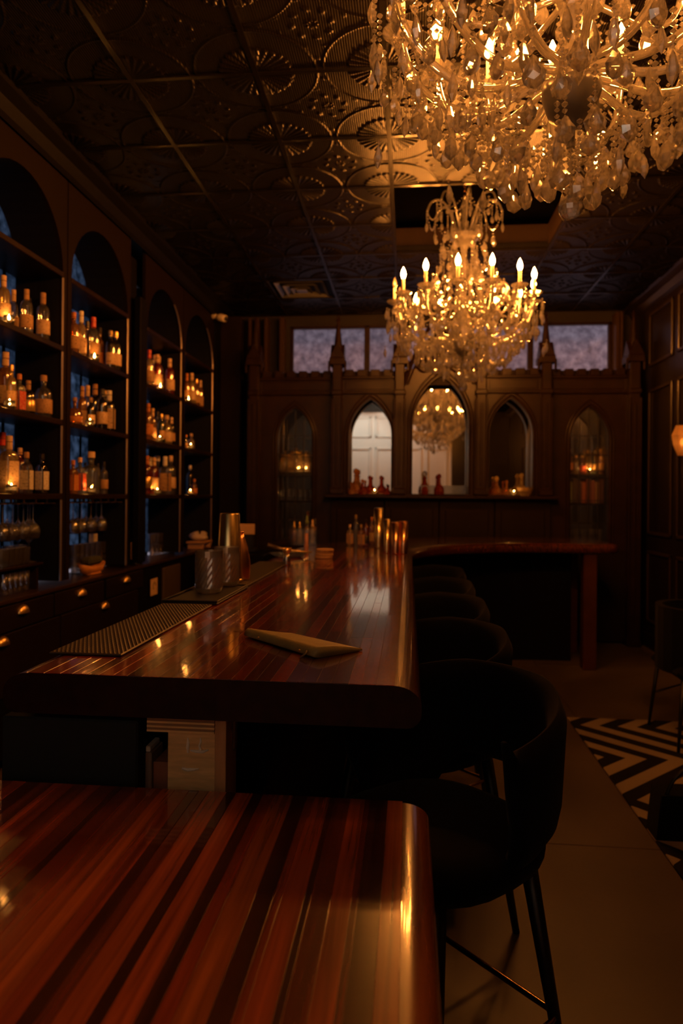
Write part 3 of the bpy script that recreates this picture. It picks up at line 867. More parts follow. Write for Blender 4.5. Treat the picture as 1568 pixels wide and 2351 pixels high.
# per bay and shelf: bottles as (x pixel, y pixel of the top, kind, glass, label, cap, row) and candles
SHELVES = {
 (0, 2.33): ([(4, 630, 'tall', 'p', 'c', 'C', 0), (27, 663, 'slim', 'c', 't', 'C', 1), (57, 662, 'tall', 'c', 't', 'T', 0), (78, 690, 'slim', 'g', '-', 'k', 1), (95, 670, 'tall', 'c', 'c', 'T', 0)], [17]),
 (0, 1.89): ([(10, 807, 'tall', 'a', 'c', 'C', 1), (24, 836, 'slim', 'p', 't', 'y', 0), (42, 858, 'square', 'c', 'r', 'o', 0), (63, 873, 'squat', 'd', 'y', 'T', 0), (80, 880, 'slim', 'a', 'o', 'k', 1), (98, 861, 'squat', 'c', 't', 't', 0)], [20]),
 (0, 1.45): ([(5, 992, 'tall', 'b', 'w', 'R', 1), (20, 1000, 'square', 'p', 'c', 'C', 0), (45, 1028, 'tall', 'r', '-', 'c', 1), (60, 1038, 'square', 'c', 'w', 't', 0), (78, 1060, 'slim', 'd', 't', 'k', 1), (96, 1042, 'square', 'd', 'w', 'k', 0), (108, 1066, 'slim', 'p', '-', 'k', 1)], [26]),
 (1, 2.33): ([(166, 715, 'tall', 'a', 't', 'o', 0), (183, 712, 'slim', 'p', 'c', 'W', 0), (197, 735, 'slim', 'a', '-', 'k', 1), (211, 726, 'tall', 'c', 't', 'R', 0), (226, 750, 'slim', 'a', 'o', 'k', 1), (251, 757, 'tall', 'd', 'c', 'y', 0), (269, 763, 'tall', 'd', 'c', 'y', 0)], [214]),
 (1, 1.89): ([(170, 912, 'flask', 'a', 'o', 't', 0), (187, 886, 'slim', 'a', 't', 'T', 1), (199, 884, 'slim', 'c', 'c', 'C', 1), (207, 912, 'tall', 'd', 'c', 't', 0), (216, 881, 'tall', 'd', '-', 'T', 1), (233, 892, 'tall', 'd', 'c', 'k', 0), (249, 896, 'square', 'd', 'c', 'W', 0), (262, 903, 'slim', 'g', '-', 'y', 1)], [205]),
 (1, 1.45): ([(167, 1056, 'square', 'a', 'o', 'o', 0), (183, 1050, 'square', 'b', 'r', 'c', 0), (195, 1062, 'slim', 'p', '-', 'k', 1), (209, 1037, 'box', 'c', '-', 'c', 0), (224, 1064, 'slim', 'c', '-', 'k', 1), (238, 1060, 'tall', 'c', 't', 'k', 0)], [210]),
 (2, 2.33): ([(340, 802, 'tall', 'p', 't', 'R', 0), (348, 826, 'slim', 'a', '-', 'w', 1), (359, 812, 'tall', 'r', 'c', 'C', 0), (371, 822, 'tall', 'p', 't', 'c', 1), (387, 822, 'tall', 'r', 'c', 'C', 0), (396, 838, 'slim', 'c', '-', 'c', 1)], [366]),
 (2, 1.89): ([(339, 926, 'tall', 'a', 'o', 'O', 0), (349, 937, 'slim', 'a', 't', 'C', 0), (360, 944, 'tall', 'b', 'c', 'k', 1), (370, 950, 'tall', 'g', 't', 'y', 0), (381, 953, 'squat', 'p', 'c', 'c', 1), (393, 958, 'tall', 'd', 't', 'C', 0)], [366]),
 (2, 1.45): ([(337, 1046, 'tall', 'r', 'y', 'O', 0), (344, 1049, 'slim', 'd', 'c', 'W', 1), (353, 1050, 'tall', 'r', 'c', 'C', 0), (365, 1047, 'squat', 'c', 't', 'w', 1), (381, 1048, 'square', 'c', 't', 'W', 0), (390, 1046, 'tall', 'c', 'c', 'c', 1)], [361]),
 (3, 2.33): ([(427, 856, 'slim', 'a', 't', 'O', 0), (438, 855, 'tall', 'p', 'c', 'C', 0), (449, 869, 'tall', 'a', 't', 'y', 0), (458, 872, 'slim', 'a', 't', 'C', 0)], [431]),
 (3, 1.89): ([(427, 998, 'slim', 'c', 't', 'o', 0), (438, 995, 'squat', 'p', '-', 'c', 1)], [437]),
 (3, 1.45): ([(436, 1068, 'tall', 'd', '-', 'w', 1), (446, 1100, 'squat', 'a', 'o', 'o', 0)], [437]),
}
for (bi, z), (bots, cands) in SHELVES.items():
    y0, y1 = BAYS[bi]
    grp = 'bottles on the %s shelf of the %s bay' % (LEVEL[z], BAYN[bi])
    placed = []
    for k, (px, top, kind, g, l, c, row) in enumerate(bots):
        best = None
        for dx in ([0.085 + 0.105 * row] + [0.07 + 0.02 * q for q in range(10)]):
            for dy in (0.0, 0.012, -0.012, 0.024, -0.024, 0.04, -0.04):
                x = XL - dx
                H = max(0.13, min(at_x(px, top, x)[2] - z, 0.39))
                rad = H * {'tall': .125, 'slim': .10, 'long': .115, 'squat': .185, 'square': .17, 'box': .24, 'flask': .26}[kind] + 0.004
                if dx < rad + 0.012 or dx > 0.285 - rad: continue
                y = min(max(at_x(px, 1140, x)[1] + dy, y0 + rad), y1 - rad)
                over = sum(max(0, rad + r2 - sqrt((x - x2) ** 2 + (y - y2) ** 2)) for x2, y2, r2 in placed)
                cost = over * 50 + abs(dy) + 0.3 * abs(dx - 0.085 - 0.105 * row)
                if best is None or cost < best[0]: best = (cost, x, y, H, rad)
        _, x, y, H, rad = best
        placed.append((x, y, rad))
        make_bottle((x, y, z), H, kind, g, l, c,
                    '%s, %s from left, %s shelf of %s bay' % (describe(kind, g, l, c), ORD[k], LEVEL[z], BAYN[bi]), grp)
    for px in cands:
        x = XL - 0.022
        y = max(y0 + 0.035, at_x(px, 1140, x)[1])
        candle((x, y, z), 'lit tea light in front of bottles on the %s shelf of the %s bay' % (LEVEL[z], BAYN[bi]))

# ---------------------------------------------------------------- hanging stemware, racks and counter glassware
STEMG = MB().lathe([(0.034, 0.0), (0.034, -0.003), (0.005, -0.008), (0.0035, -0.03), (0.0035, -0.10), (0.010, -0.112), (0.034, -0.135),
                    (0.041, -0.165), (0.036, -0.205), (0.0345, -0.205), (0.039, -0.165), (0.032, -0.138), (0.006, -0.116)], 14).mesh('stem_glass', G_STEM, True)
COUPE = MB().lathe([(0.032, 0.0), (0.032, 0.003), (0.005, 0.008), (0.0035, 0.03), (0.0035, 0.085), (0.012, 0.095), (0.042, 0.125), (0.050, 0.145),
                    (0.0485, 0.145), (0.040, 0.127), (0.008, 0.098)], 16).mesh('coupe_glass', G_STEM, True)
TUMB = MB().lathe([(0.030, 0.0), (0.036, 0.003), (0.040, 0.095), (0.038, 0.095), (0.034, 0.014), (0, 0.014)], 14).mesh('tumbler', G_CUT, False)
for bi, cols in ((0, [6, 17, 29, 42, 54, 64, 76, 93]), (1, [168, 178, 187, 197, 209, 221, 233, 245])):
    y0, y1 = BAYS[bi]
    rk = thing('glass_rack', 'brass stemware rack hung under the lower shelf of the %s arched bay' % BAYN[bi], 'rack', ((XL + XB) / 2, (y0 + y1) / 2, 1.385))
    for k in range(7):
        y = y0 + 0.06 + (y1 - y0 - 0.12) * k / 6
        MB().bbox(XB + 0.03, XL - 0.01, y - 0.014, y + 0.014, 1.392, 1.397, 0.002).bbox(XB + 0.05, XB + 0.06, y - 0.004, y + 0.004, 1.397, 1.418, 0.001).bbox(XL - 0.06, XL - 0.05, y - 0.004, y + 0.004, 1.397, 1.418, 0.001).build('rack_rail', BRASS, rk)
    for k, px in enumerate(cols):
        x = XL - 0.075 - 0.09 * (k % 2)
        y = min(max(at_x(px, 1160, x)[1], y0 + 0.05), y1 - 0.05)
        tag(put('wine_glass', STEMG, None, (x, y, 1.401)), 'hanging stem glass, %s from left in the rack of the %s arched bay' % (ORD[k], BAYN[bi]), 'glass',
            'stem glasses hanging in the %s bay' % BAYN[bi])
# riser shelf with glasses in the nearest bay
ps = at_x(85, 1300, XL - 0.05)
rs = thing('riser_shelf', 'low dark riser shelf on the back counter in the nearest arched bay', 'shelf', (-2.2, 3.35, 0.91))
MB().bbox(XB + 0.02, XL - 0.01, 3.05, ps[1], 1.045, 1.06, 0.003).build('shelf_board', SHELFW, rs)
for y in (3.07, ps[1] - 0.03):
    MB().box(XB + 0.03, XL - 0.03, y - 0.01, y + 0.01, 0.91, 1.045).build('leg', SHELFW, rs)
for k, (px, row) in enumerate(((4, 0), (16, 0), (28, 0), (40, 0), (52, 0), (22, 1), (46, 1))):
    x = XL - 0.06 - 0.1 * row
    tag(put('tumbler', TUMB, None, (x, at_x(px, 1280, x)[1], 1.06)), '%s cut glass tumbler counted along the riser shelf of the nearest bay' % ORD[k], 'glass', 'tumblers on the riser shelf')
for k, (px, row, z) in enumerate(((66, 0, 1.06), (30, 1, 1.155), (14, 1, 1.155))):
    x = XL - 0.09 - 0.1 * row
    zz = 1.06
    tag(put('coupe_glass', COUPE, None, (x, at_x(px, 1280, x)[1] + (0.0 if k == 0 else 0.05), zz), scale=1.25), '%s coupe glass on the riser shelf of the nearest arched bay' % ('rightmost', 'middle', 'leftmost')[k], 'glass', 'coupes on the riser shelf')
HIB = MB().lathe([(0.027, 0.0), (0.030, 0.003), (0.032, 0.115), (0.0305, 0.115), (0.0275, 0.012), (0, 0.012)], 12).mesh('highball', G_STEM, True)
for k, px in enumerate((6, 18, 30, 42, 54)):
    x = XL - 0.07
    tag(put('highball_glass', HIB, None, (x, at_x(px, 1340, x)[1], 0.91)), 'straight highball glass, %s from left under the riser shelf' % ORD[k], 'glass', 'highball glasses under the riser')
# racks of tumblers in the second and third bays, two tiers
for bi, pxs, tiers, nm in ((1, (172, 184, 196, 208, 220, 232, 243), 2, 'second'), (2, (349, 357, 365, 373, 380), 2, 'third')):
    for t in range(tiers):
        for k, px in enumerate(pxs):
            x = XL - 0.19
            y = at_x(px, 1250, x)[1]
            tag(put('tumbler', TUMB, None, (x, y, 0.91 + 0.098 * t), scale=(1.0, 1.0, 1.02)),
                'cut tumbler, %s from left in %s row, %s bay counter' % (ORD[k], ('bottom', 'upper')[t], nm), 'glass', 'tumblers stacked in the %s bay' % nm)
# wooden boat dish with dark fruit on top
p = at_z(210, 1315, 0.91)
y = at_x(212, 1300, XL - 0.07)[1]
dish = thing('wooden_dish', 'orange wooden boat-shaped dish on the second bay counter', 'dish', (XL - 0.075, y, 0.91))
d = MB(); dv = []; df = []
for s, (rx, ry, z) in enumerate(((0.03, 0.09, 0.0), (0.05, 0.135, 0.02), (0.062, 0.165, 0.058), (0.055, 0.150, 0.058), (0.04, 0.11, 0.024), (0.0, 0.0, 0.02))):
    for i in range(20):
        a = 2 * pi * i / 20
        dv.append((rx * cos(a), ry * sin(a), z + (0.018 * abs(sin(a)) ** 3 if 1 < s < 4 else 0)))
for s in range(5):
    for i in range(20):
        j = (i + 1) % 20; df.append((s * 20 + i, s * 20 + j, s * 20 + 20 + j, s * 20 + 20 + i))
df.append(tuple(range(19, -1, -1)))
put('dish_bowl', mesh_of('dish_bowl', dv, df, mat('orange_wood', (0.55, 0.24, 0.06), 0.4, noise=0.25, nscale=12, stretch=(6, 1, 6)), True), dish)
put('dish_base', MB().lathe([(0.045, -0.0), (0.055, 0.004), (0.05, 0.012)], 16, sy=1.8).mesh('dish_base', MATS['orange_wood'], True), dish)
pad = MB().bbox(-0.04, 0.04, -0.095, 0.095, 0.045, 0.10, 0.018)
tag(put('bar_sponge', pad.mesh('bar_sponge', mat('dark_green_pad', (0.045, 0.05, 0.025), 0.9, bump=0.6, bscale=150)), None, (XL - 0.075, y, 0.915 + 0.012)),
    'dark green rough block lying in the orange wooden dish', 'block')
p = at_x(214, 1218, XL - 0.12)
tag(put('white_carton', MB().bbox(-0.02, 0.02, -0.03, 0.03, 0, 0.06, 0.004).mesh('white_carton', WHITEL), None, (XL - 0.19, at_x(214, 1218, XL - 0.19)[1], 1.107)),
    'small white carton standing on the stacked tumblers of the second bay', 'carton')
# champagne bottle in the third bay
x = XL + 0.01
yy = at_x(327, 1200, -2.03)[1]
make_bottle((XL - 0.03 + 0.01, yy, 0.91), at_x(327, 1166, -2.04)[2] - 0.91, 'long', 'd', 'c', 'T', 'large dark bottle with cream label and gold neck beside the third bay glasses', None, 0.0)
# things in the farthest bay
yy = at_x(456, 1215, -2.15)[1]
tr = thing('serving_board', 'small wooden board on the counter of the farthest arched bay', 'board', (-2.14, yy, 0.91))
put('board', MB().bbox(-0.09, 0.09, -0.16, 0.16, 0.05, 0.07, 0.006).mesh('board', CORK), tr)
for s in (-1, 1): put('foot', MB().box(-0.08, 0.08, s * 0.12 - 0.01, s * 0.12 + 0.01, 0, 0.05).mesh('foot', CORK), tr)
dm = MB(); dv = []; df = []
for j in range(7):
    for i in range(12):
        a = 2 * pi * i / 12; rr = 0.085 * sin(pi * (j + 0.4) / 6.8) * (1 + 0.22 * sin(3 * a + j) + 0.1 * sin(7 * a))
        dv.append((rr * cos(a), rr * sin(a) * 1.4, 0.085 * (1 - cos(pi * j / 6)) / 2 * (1 + 0.2 * sin(2 * a))))
for j in range(6):
    for i in range(12):
        k = (i + 1) % 12; df.append((j * 12 + i, j * 12 + k, j * 12 + 12 + k, j * 12 + 12 + i))
tag(put('bar_towel', mesh_of('bar_towel', dv, df, mat('towel_cloth', (0.55, 0.48, 0.48), 0.95), True), None, (-2.14, yy, 0.98)),
    'crumpled pale cloth lying on the wooden board in the farthest bay', 'cloth')

# security camera in the back left corner
p = at_y(491, 735, 7.10)
sc = thing('security_camera', 'small white security camera high in the back left corner', 'camera', (XL, 6.98, p[2] - 0.02))
WP = mat('white_plastic', (0.75, 0.66, 0.52), 0.4)
put('mount', MB().tube([(0.0, 0, 0.03), (0.05, 0, 0.03), (0.08, -0.01, 0.015)], [0.035, 0.018, 0.018], 10).mesh('mount', WP, True), sc)
put('camera_body', MB().tube([(0.05, 0.01, 0.02), (0.09, -0.01, 0.012), (0.15, -0.045, -0.01), (0.155, -0.048, -0.012)], [0.03, 0.04, 0.034, 0.028], 12).mesh('camera_body', WP, True), sc)
put('lens', MB().tube([(0.155, -0.048, -0.012), (0.165, -0.054, -0.016)], [0.026, 0.02], 12).mesh('lens', BLACKM, True), sc)

# ================================================================== THE BAR
ZB = 1.07; TH = 0.085
IC = (1.23, 4.70); RI, RO = 1.20, 2.085
XBR, XBL, YE = 0.030, -0.855, 1.375
def bar_outline(o):
    """plan outline at inward offset o"""
    pts = []
    r = 0.075
    def corner(cx, cyy, a0, a1, rr):
        rr = max(rr - o, 0.002)
        for k in range(7):
            a = a0 + (a1 - a0) * k / 6
            pts.append((cx + rr * cos(a), cyy + rr * sin(a)))
    pts += [(XBL + o, YE), (XBR - o, YE), (XBR - o, YE + 0.3)]
    for k in range(25):
        a = pi - (pi / 2) * k / 24
        pts.append((IC[0] + (RI + o) * cos(a), IC[1] + (RI + o) * sin(a)))
    xe = 1.78
    corner(xe - 0.12, IC[1] + RI + 0.12, -pi / 2, 0, 0.12)
    corner(xe - 0.12, IC[1] + RO - 0.12, 0, pi / 2, 0.12)
    for k in range(25):
        a = pi / 2 + (pi / 2) * k / 24
        pts.append((IC[0] + (RO - o) * cos(a), IC[1] + (RO - o) * sin(a)))
    return pts
bar = thing('bar_counter', 'long varnished red wood bar counter curving right at its far end', 'bar', (-0.4, 3.5, 0))
rings = []
RB = 0.042; RH = 0.055
for k in range(19):
    a = pi / 2 * k / 18
    rings.append((RH * (1 - cos(a)), ZB - RB + RB * sin(a)))
rings = [(0.030 * (1 - sin(pi / 2 * k / 6)), ZB - TH + 0.030 * (1 - cos(pi / 2 * k / 6))) for k in range(7)] + rings
sv = []; sf = []
for o, z in rings:
    sv += [(x, y, z) for x, y in bar_outline(o)]
n = len(bar_outline(0))
m_ = len(rings)
for k in range(m_ - 1):
    for i in range(1, n):
        j = (i + 1) % n
        sf.append((k * n + i, k * n + j, k * n + n + j, k * n + n + i))
# caps get vertices of their own, so that the rounded edge shades cleanly
o_ = len(sv)
sv += [sv[i] for i in range(n)]; sf.append(tuple(range(o_ + n - 1, o_ - 1, -1)))
o_ = len(sv)
sv += [sv[(m_ - 1) * n + i] for i in range(n)]; sf.append(tuple(range(o_, o_ + n)))
o_ = len(sv)
sv += [sv[k * n] for k in range(m_)] + [sv[k * n + 1] for k in range(m_ - 1, -1, -1)]; sf.append(tuple(range(o_, o_ + 2 * m_)))
bm_s = MB().add(sv, sf)
put('bar_slab', mesh_of('bar_slab', [(x - bar.location.x, y - bar.location.y, z) for x, y, z in bm_s.v], bm_s.f, SLAB), bar)
slab = bar.children[0]
slab.data.materials.append(mat('shaded_end_face', (0.0270, 0.0060, 0.0030), 0.4, spec=0.15, noise=0.3, nscale=30))  # shade on the cut end, put in as a darker copy of the slab wood
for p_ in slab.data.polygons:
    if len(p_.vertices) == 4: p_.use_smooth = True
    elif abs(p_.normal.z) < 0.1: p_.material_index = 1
# staves on the straight leg, each very slightly out of level
SX0, SX1 = XBL + RH, XBR - RH
reds = [(0.185, 0.022, 0.008), (0.115, 0.013, 0.006), (0.235, 0.034, 0.010), (0.060, 0.009, 0.005), (0.150, 0.017, 0.007)]
x = SX0; STV = []
widths = []
while x < SX1 - 0.012:
    w = rnd.choice([0.026, 0.032, 0.036, 0.030])
    if SX1 - (x + w) < 0.018: w = SX1 - x
    widths.append((x, x + w)); x += w
stave_cache = {}
for (a, b) in widths:
    y = YE + 0.0005
    first = True
    while y < 4.68:
        L = rnd.uniform(0.45, 1.1) if not first else rnd.uniform(0.3, 0.9)
        first = False
        e = min(y + L, 4.69)
        if 4.69 - e < 0.12: e = 4.69
        key = (round(b - a, 4), round(e - y, 2))
        hx, hy = (b - a) / 2 - 0.0003, (e - y) / 2 - 0.0004
        me = MB().bbox(-hx, hx, -hy, hy, -0.006, 0.0012, 0.0006).mesh('stave', WOOD)
        put('stave', me, bar, ((a + b) / 2 - bar.location.x, (y + e) / 2 - bar.location.y, ZB),
            rot=(rnd.gauss(0, .0006), rnd.gauss(0, .004), 0), col=rnd.choice(reds))
        y = e
# under-structure
MB().box(XBL + 0.10, XBR - 0.36, 1.62, 4.9, 0.0, ZB - TH).build('bar_front_panel', BLACKP, bar)
bo = [(IC[0] + (RI + 0.36) * cos(pi - pi / 2 * k / 16), IC[1] + (RI + 0.36) * sin(pi - pi / 2 * k / 16)) for k in range(17)] + [(1.45, IC[1] + RI + 0.36)]
bi_ = [(IC[0] + (RI + 0.62) * cos(pi - pi / 2 * k / 16), IC[1] + (RI + 0.62) * sin(pi - pi / 2 * k / 16)) for k in range(17)] + [(1.45, IC[1] + RI + 0.62)]
MB().band(bo, bi_, 'z', 0.0, ZB - TH).build('bar_front_panel', BLACKP, bar)
LEGW = mat('bar_leg_wood', (0.0616, 0.0192, 0.0085), 0.4, spec=0.20, noise=0.2, nscale=8)
MB().box(XBL + 0.02, XBR - 0.36, 1.375, 1.62, 0.745, 0.765).build('under_shelf', BLACKP, bar)
MB().bbox(1.48, 1.59, 5.94, 6.05, 0.0, ZB - TH, 0.006).build('leg', LEGW, bar)
MB().bbox(1.48, 1.59, 6.60, 6.71, 0.0, ZB - TH, 0.006).build('leg', LEGW, bar)

# lower counter in the foreground
ZL = 0.85
lc = thing('lower_counter', 'lower glossy counter of striped red and dark wood in the foreground', 'counter', (-0.45, 0.6, 0))
LX0, LX1, LY0, LY1 = -1.05, 0.046, -0.25, 1.352
LT = 0.075
prof = []
for k in range(37):
    a = -pi / 2 + pi * k / 36
    prof.append((LX1 - 0.052 + 0.052 * cos(a), ZL - 0.036 + 0.0345 * sin(a)))
prof = [(LX0, ZL - 0.0705), (LX0, ZL - 0.0015)] + [prof[k] for k in range(36, -1, -1)]
SLAB2 = mat('lower_slab_wood', (0.1540, 0.0434, 0.0140), 0.25, noise=0.3, nscale=6, stretch=(9, 0.7, 4), coat=1.0, coat_r=0.085)
q = MB()
np_ = len(prof)
q.add([(u, t, w) for t in (LY0, LY1 - 0.004) for u, w in prof], [(i, (i + 1) % np_, np_ + (i + 1) % np_, np_ + i) for i in range(np_)])
for t in (LY0, LY1 - 0.004): q.add([(u, t, w) for u, w in prof], [tuple(range(np_))])
sl = q.build('counter_slab', SLAB2, lc)
for p_ in sl.data.polygons:
    if len(p_.vertices) == 4 and abs(p_.normal.y) < 0.5: p_.use_smooth = True
OR, RD, DK, BR = (0.235, 0.060, 0.020), (0.175, 0.038, 0.014), (0.045, 0.012, 0.008), (0.110, 0.024, 0.011)
# strip widths (m) and tones read from right to left along the front of the photograph
strips = [(0.040, RD), (0.030, OR), (0.034, DK), (0.010, BR), (0.030, OR), (0.030, BR), (0.010, DK), (0.034, OR), (0.012, RD), (0.028, DK), (0.040, OR),
          (0.022, RD), (0.020, DK), (0.036, OR), (0.018, DK), (0.038, OR), (0.020, BR), (0.020, DK), (0.030, RD), (0.026, OR), (0.020, OR),
          (0.034, RD), (0.030, BR), (0.014, DK), (0.034, BR), (0.026, RD), (0.030, BR), (0.030, RD), (0.014, OR), (0.030, BR), (0.032, DK), (0.026, RD), (0.03, BR),
          (0.016, OR), (0.034, BR), (0.03, RD), (0.03, DK), (0.03, BR)]
x = LX1 - 0.052
for w, c in strips[1:]:
    if x - w < LX0: break
    me = MB().bbox(-w / 2 + 0.0002, w / 2 - 0.0002, -(LY1 - LY0) / 2 + 0.002, (LY1 - LY0) / 2, -0.006, 0.0, 0.0006).mesh('stave', WOOD)
    put('stave', me, lc, (x - w / 2 - lc.location.x, (LY0 + LY1) / 2 - lc.location.y, ZL), rot=(0, rnd.gauss(0, .0012), 0), col=tuple(q * rnd.uniform(.88, 1.1) for q in c))
    x -= w
MB().box(LX0 + 0.03, LX1 - 0.30, LY0 + 0.05, LY1 - 0.03, 0.0, ZL - 0.0705).build('counter_base', BLACKP, lc)

# plywood support between the two levels
p0 = at_y(392, 1800, 1.42); p1 = at_y(500, 1800, 1.42)
pl = thing('plywood_support', 'raw plywood bracket with pale filler marks propping the bar end', 'bracket', ((p0[0] + p1[0]) / 2, 1.43, 0.7655))
zt = ZB - TH - 0.001
ztb = at_y(392, 1670, 1.42)[2]
MB().bbox(p0[0], p1[0], 1.40, 1.425, 0.766, ztb, 0.001).build('face_board', PLY, pl)
xa, xb = at_y(345, 1660, 1.41)[0], at_y(498, 1660, 1.41)[0]
nz = 7
for k in range(nz):
    za = ztb + (zt - ztb) * k / nz; zb_ = ztb + (zt - ztb) * (k + 1) / nz
    MB().box(xa, xb, 1.39 + (0.001 if k % 2 else 0), 1.50, za, zb_ - 0.0005).build('ply_layer', PLY if k % 2 == 0 else PLY_D, pl)
xc_ = at_y(521, 1700, 1.40)[0]
MB().bbox(p1[0] + 0.0005, xc_, 1.392, 1.48, 0.766, zt, 0.001).build('side_board', mat('plywood_edge', (0.50, 0.24, 0.10), 0.6, noise=0.3, nscale=20, stretch=(1, 1, 0.2)), pl)
xd_ = at_y(545, 1700, 1.46)[0]
MB().bbox(xc_ + 0.001, xd_, 1.44, 1.46, 0.90, zt - 0.005, 0.002).build('rear_block', mat('dark_block', (0.16, 0.07, 0.035), 0.7, noise=0.4, nscale=25), pl)
def mark(pts, w):
    q = [at_y(a, b, 1.3985) for a, b in pts]
    MB().tube(q, w, 6).build('filler_mark', FILL, pl)
mark([(431, 1694), (432, 1705), (431, 1716), (432, 1728)], [0.001, 0.0032, 0.0034, 0.0022])
mark([(460, 1694), (461, 1703), (458, 1712), (460, 1722)], [0.001, 0.0026, 0.0022, 0.003])
mark([(437, 1723), (450, 1725), (465, 1726), (478, 1722)], [0.0015, 0.0032, 0.0036, 0.0015])
mark([(418, 1764), (430, 1767), (444, 1767), (456, 1765)], [0.0025, 0.0036, 0.003, 0.001])
# charcoal box, and small blocks beside it
b0 = at_y(12, 1720, 1.40); b1 = at_y(322, 1720, 1.40)
zt1 = at_y(160, 1645, 1.40)[2]
bx = MB().bbox(b0[0], b1[0], 1.385, 1.60, 0.766, zt1, 0.004)
bx.thing('storage_box', BOXM, 'plain charcoal box tucked under the bar end on the left', 'box')
a0, a1 = at_y(325, 1730, 1.43)[0], at_y(348, 1730, 1.43)[0]
MB().bbox(a0, a1, 1.43, 1.50, 0.766, at_y(330, 1728, 1.43)[2], 0.002).thing('timber_block', mat('grey_timber', (0.30, 0.20, 0.15), 0.8, noise=0.2), 'small greyish timber block between the charcoal box and plywood', 'block')
MB().bbox(a0, a1 - 0.004, 1.432, 1.49, at_y(330, 1728, 1.43)[2] + 0.0008, at_y(330, 1714, 1.43)[2], 0.002).thing('paper_pad', WHITEL, 'pale folded paper resting on the greyish timber block', 'paper')
a0, a1 = at_y(351, 1750, 1.44)[0], at_y(391, 1750, 1.44)[0]
MB().bbox(a0, a1 - 0.001, 1.44, 1.60, 0.766, at_y(370, 1750, 1.44)[2], 0.002).thing('brick_block', mat('reddish_block', (0.30, 0.11, 0.06), 0.8, noise=0.2), 'reddish block with a grey top beside the plywood bracket', 'block')

# ---------------------------------------------------------------- bar mats
def bumps(x0, x1, y0, y1, z, nx, ny, h):
    q = MB()
    dx, dy = (x1 - x0) / nx, (y1 - y0) / ny
    for j in range(ny):
        for i in range(nx):
            cx, cyy = x0 + dx * (i + 0.5 + (0.5 if j % 2 else 0) * 0.9 - 0.22), y0 + dy * (j + 0.5)
            r1 = min(dx, dy) * 0.36
            v = [(cx - r1, cyy - r1, z), (cx + r1, cyy - r1, z), (cx + r1, cyy + r1, z), (cx - r1, cyy + r1, z), (cx, cyy, z + h)]
            q.add(v, [(0, 1, 4), (1, 2, 4), (2, 3, 4), (3, 0, 4)])
    return q
MATM = mat('pewter_mat', (0.0562, 0.0465, 0.0405), 0.42, 0.3)
my0, my1, mx0, mx1 = 1.53, 3.77, -0.838, -0.662
def bar_mat(y0, y1, m, label):
    t = thing('bar_mat', label, 'mat', ((mx0 + mx1) / 2, (y0 + y1) / 2, ZB + 0.002))
    MB().bbox(mx0, mx1, y0, y1, ZB + 0.0022, ZB + 0.008, 0.002).build('mat_sheet', m, t)
    bumps(mx0 + 0.003, mx1 - 0.003, y0 + 0.003, y1 - 0.003, ZB + 0.008, 16, int((y1 - y0) / 0.011), 0.0024).build('mat_studs', m, t, kind='stuff')
bar_mat(1.53, 2.27, MATM, 'nearest studded pewter grey drip mat along the left bar edge')
bar_mat(2.75, 3.80, MATM, 'farther studded drip mat running beyond the gold shaker')
tm = thing('service_mat', 'black rubber service mat under the cut glasses and gold shaker', 'mat', (-0.745, 2.52, ZB + 0.002))
MB().bbox(mx0 - 0.01, mx1 + 0.014, 2.285, 2.74, ZB + 0.0022, ZB + 0.012, 0.004).build('mat_base', RUBBER, tm)
for k in range(4):
    a = [(mx0 - 0.01, mx1 + 0.014, 2.285, 2.295), (mx0 - 0.01, mx1 + 0.014, 2.73, 2.74), (mx0 - 0.01, mx0, 2.295, 2.73), (mx1 + 0.004, mx1 + 0.014, 2.295, 2.73)][k]
    MB().bbox(*a, ZB + 0.012, ZB + 0.018, 0.002).build('mat_rim', RUBBER, tm)
zm = ZB + 0.0125
# cut mixing glasses
def cut_glass(h, r):
    v = []; f = []; seg = 36
    lev = [(0.80, 0), (0.92, 0.004), (1, 0.02)] + [(1, 0.02 + (h * 0.72) * k / 8) for k in range(1, 9)] + [(1, h * 0.86), (1.0, h), (0.95, h), (0.93, h * 0.8), (0.90, 0.02), (0, 0.016)]
    for k, (s, z) in enumerate(lev):
        for i in range(seg):
            a = 2 * pi * i / seg
            rr = r * s
            if 3 <= k <= 10 and (i + k) % 2 == 0: rr *= 0.955
            v.append((rr * cos(a), rr * sin(a), z))
    for k in range(len(lev) - 1):
        for i in range(seg):
            j = (i + 1) % seg
            f.append((k * seg + i, k * seg + j, k * seg + seg + j, k * seg + seg + i))
    f.append(tuple(range(seg - 1, -1, -1)))
    return mesh_of('mixing_glass', v, f, G_CUT)
CG = cut_glass(0.158, 0.052)
pa = at_z(479, 1360, zm); pb = at_z(509, 1347, zm)
tag(put('mixing_glass', CG, None, (pa[0], pa[1], zm)), 'front left cut crystal mixing glass on the black service mat', 'glass', 'cut glasses on the service mat')
tag(put('mixing_glass', CG, None, (pb[0] + 0.01, pb[1] + 0.035, zm)), 'rear cut crystal mixing glass just before the gold shaker', 'glass', 'cut glasses on the service mat')
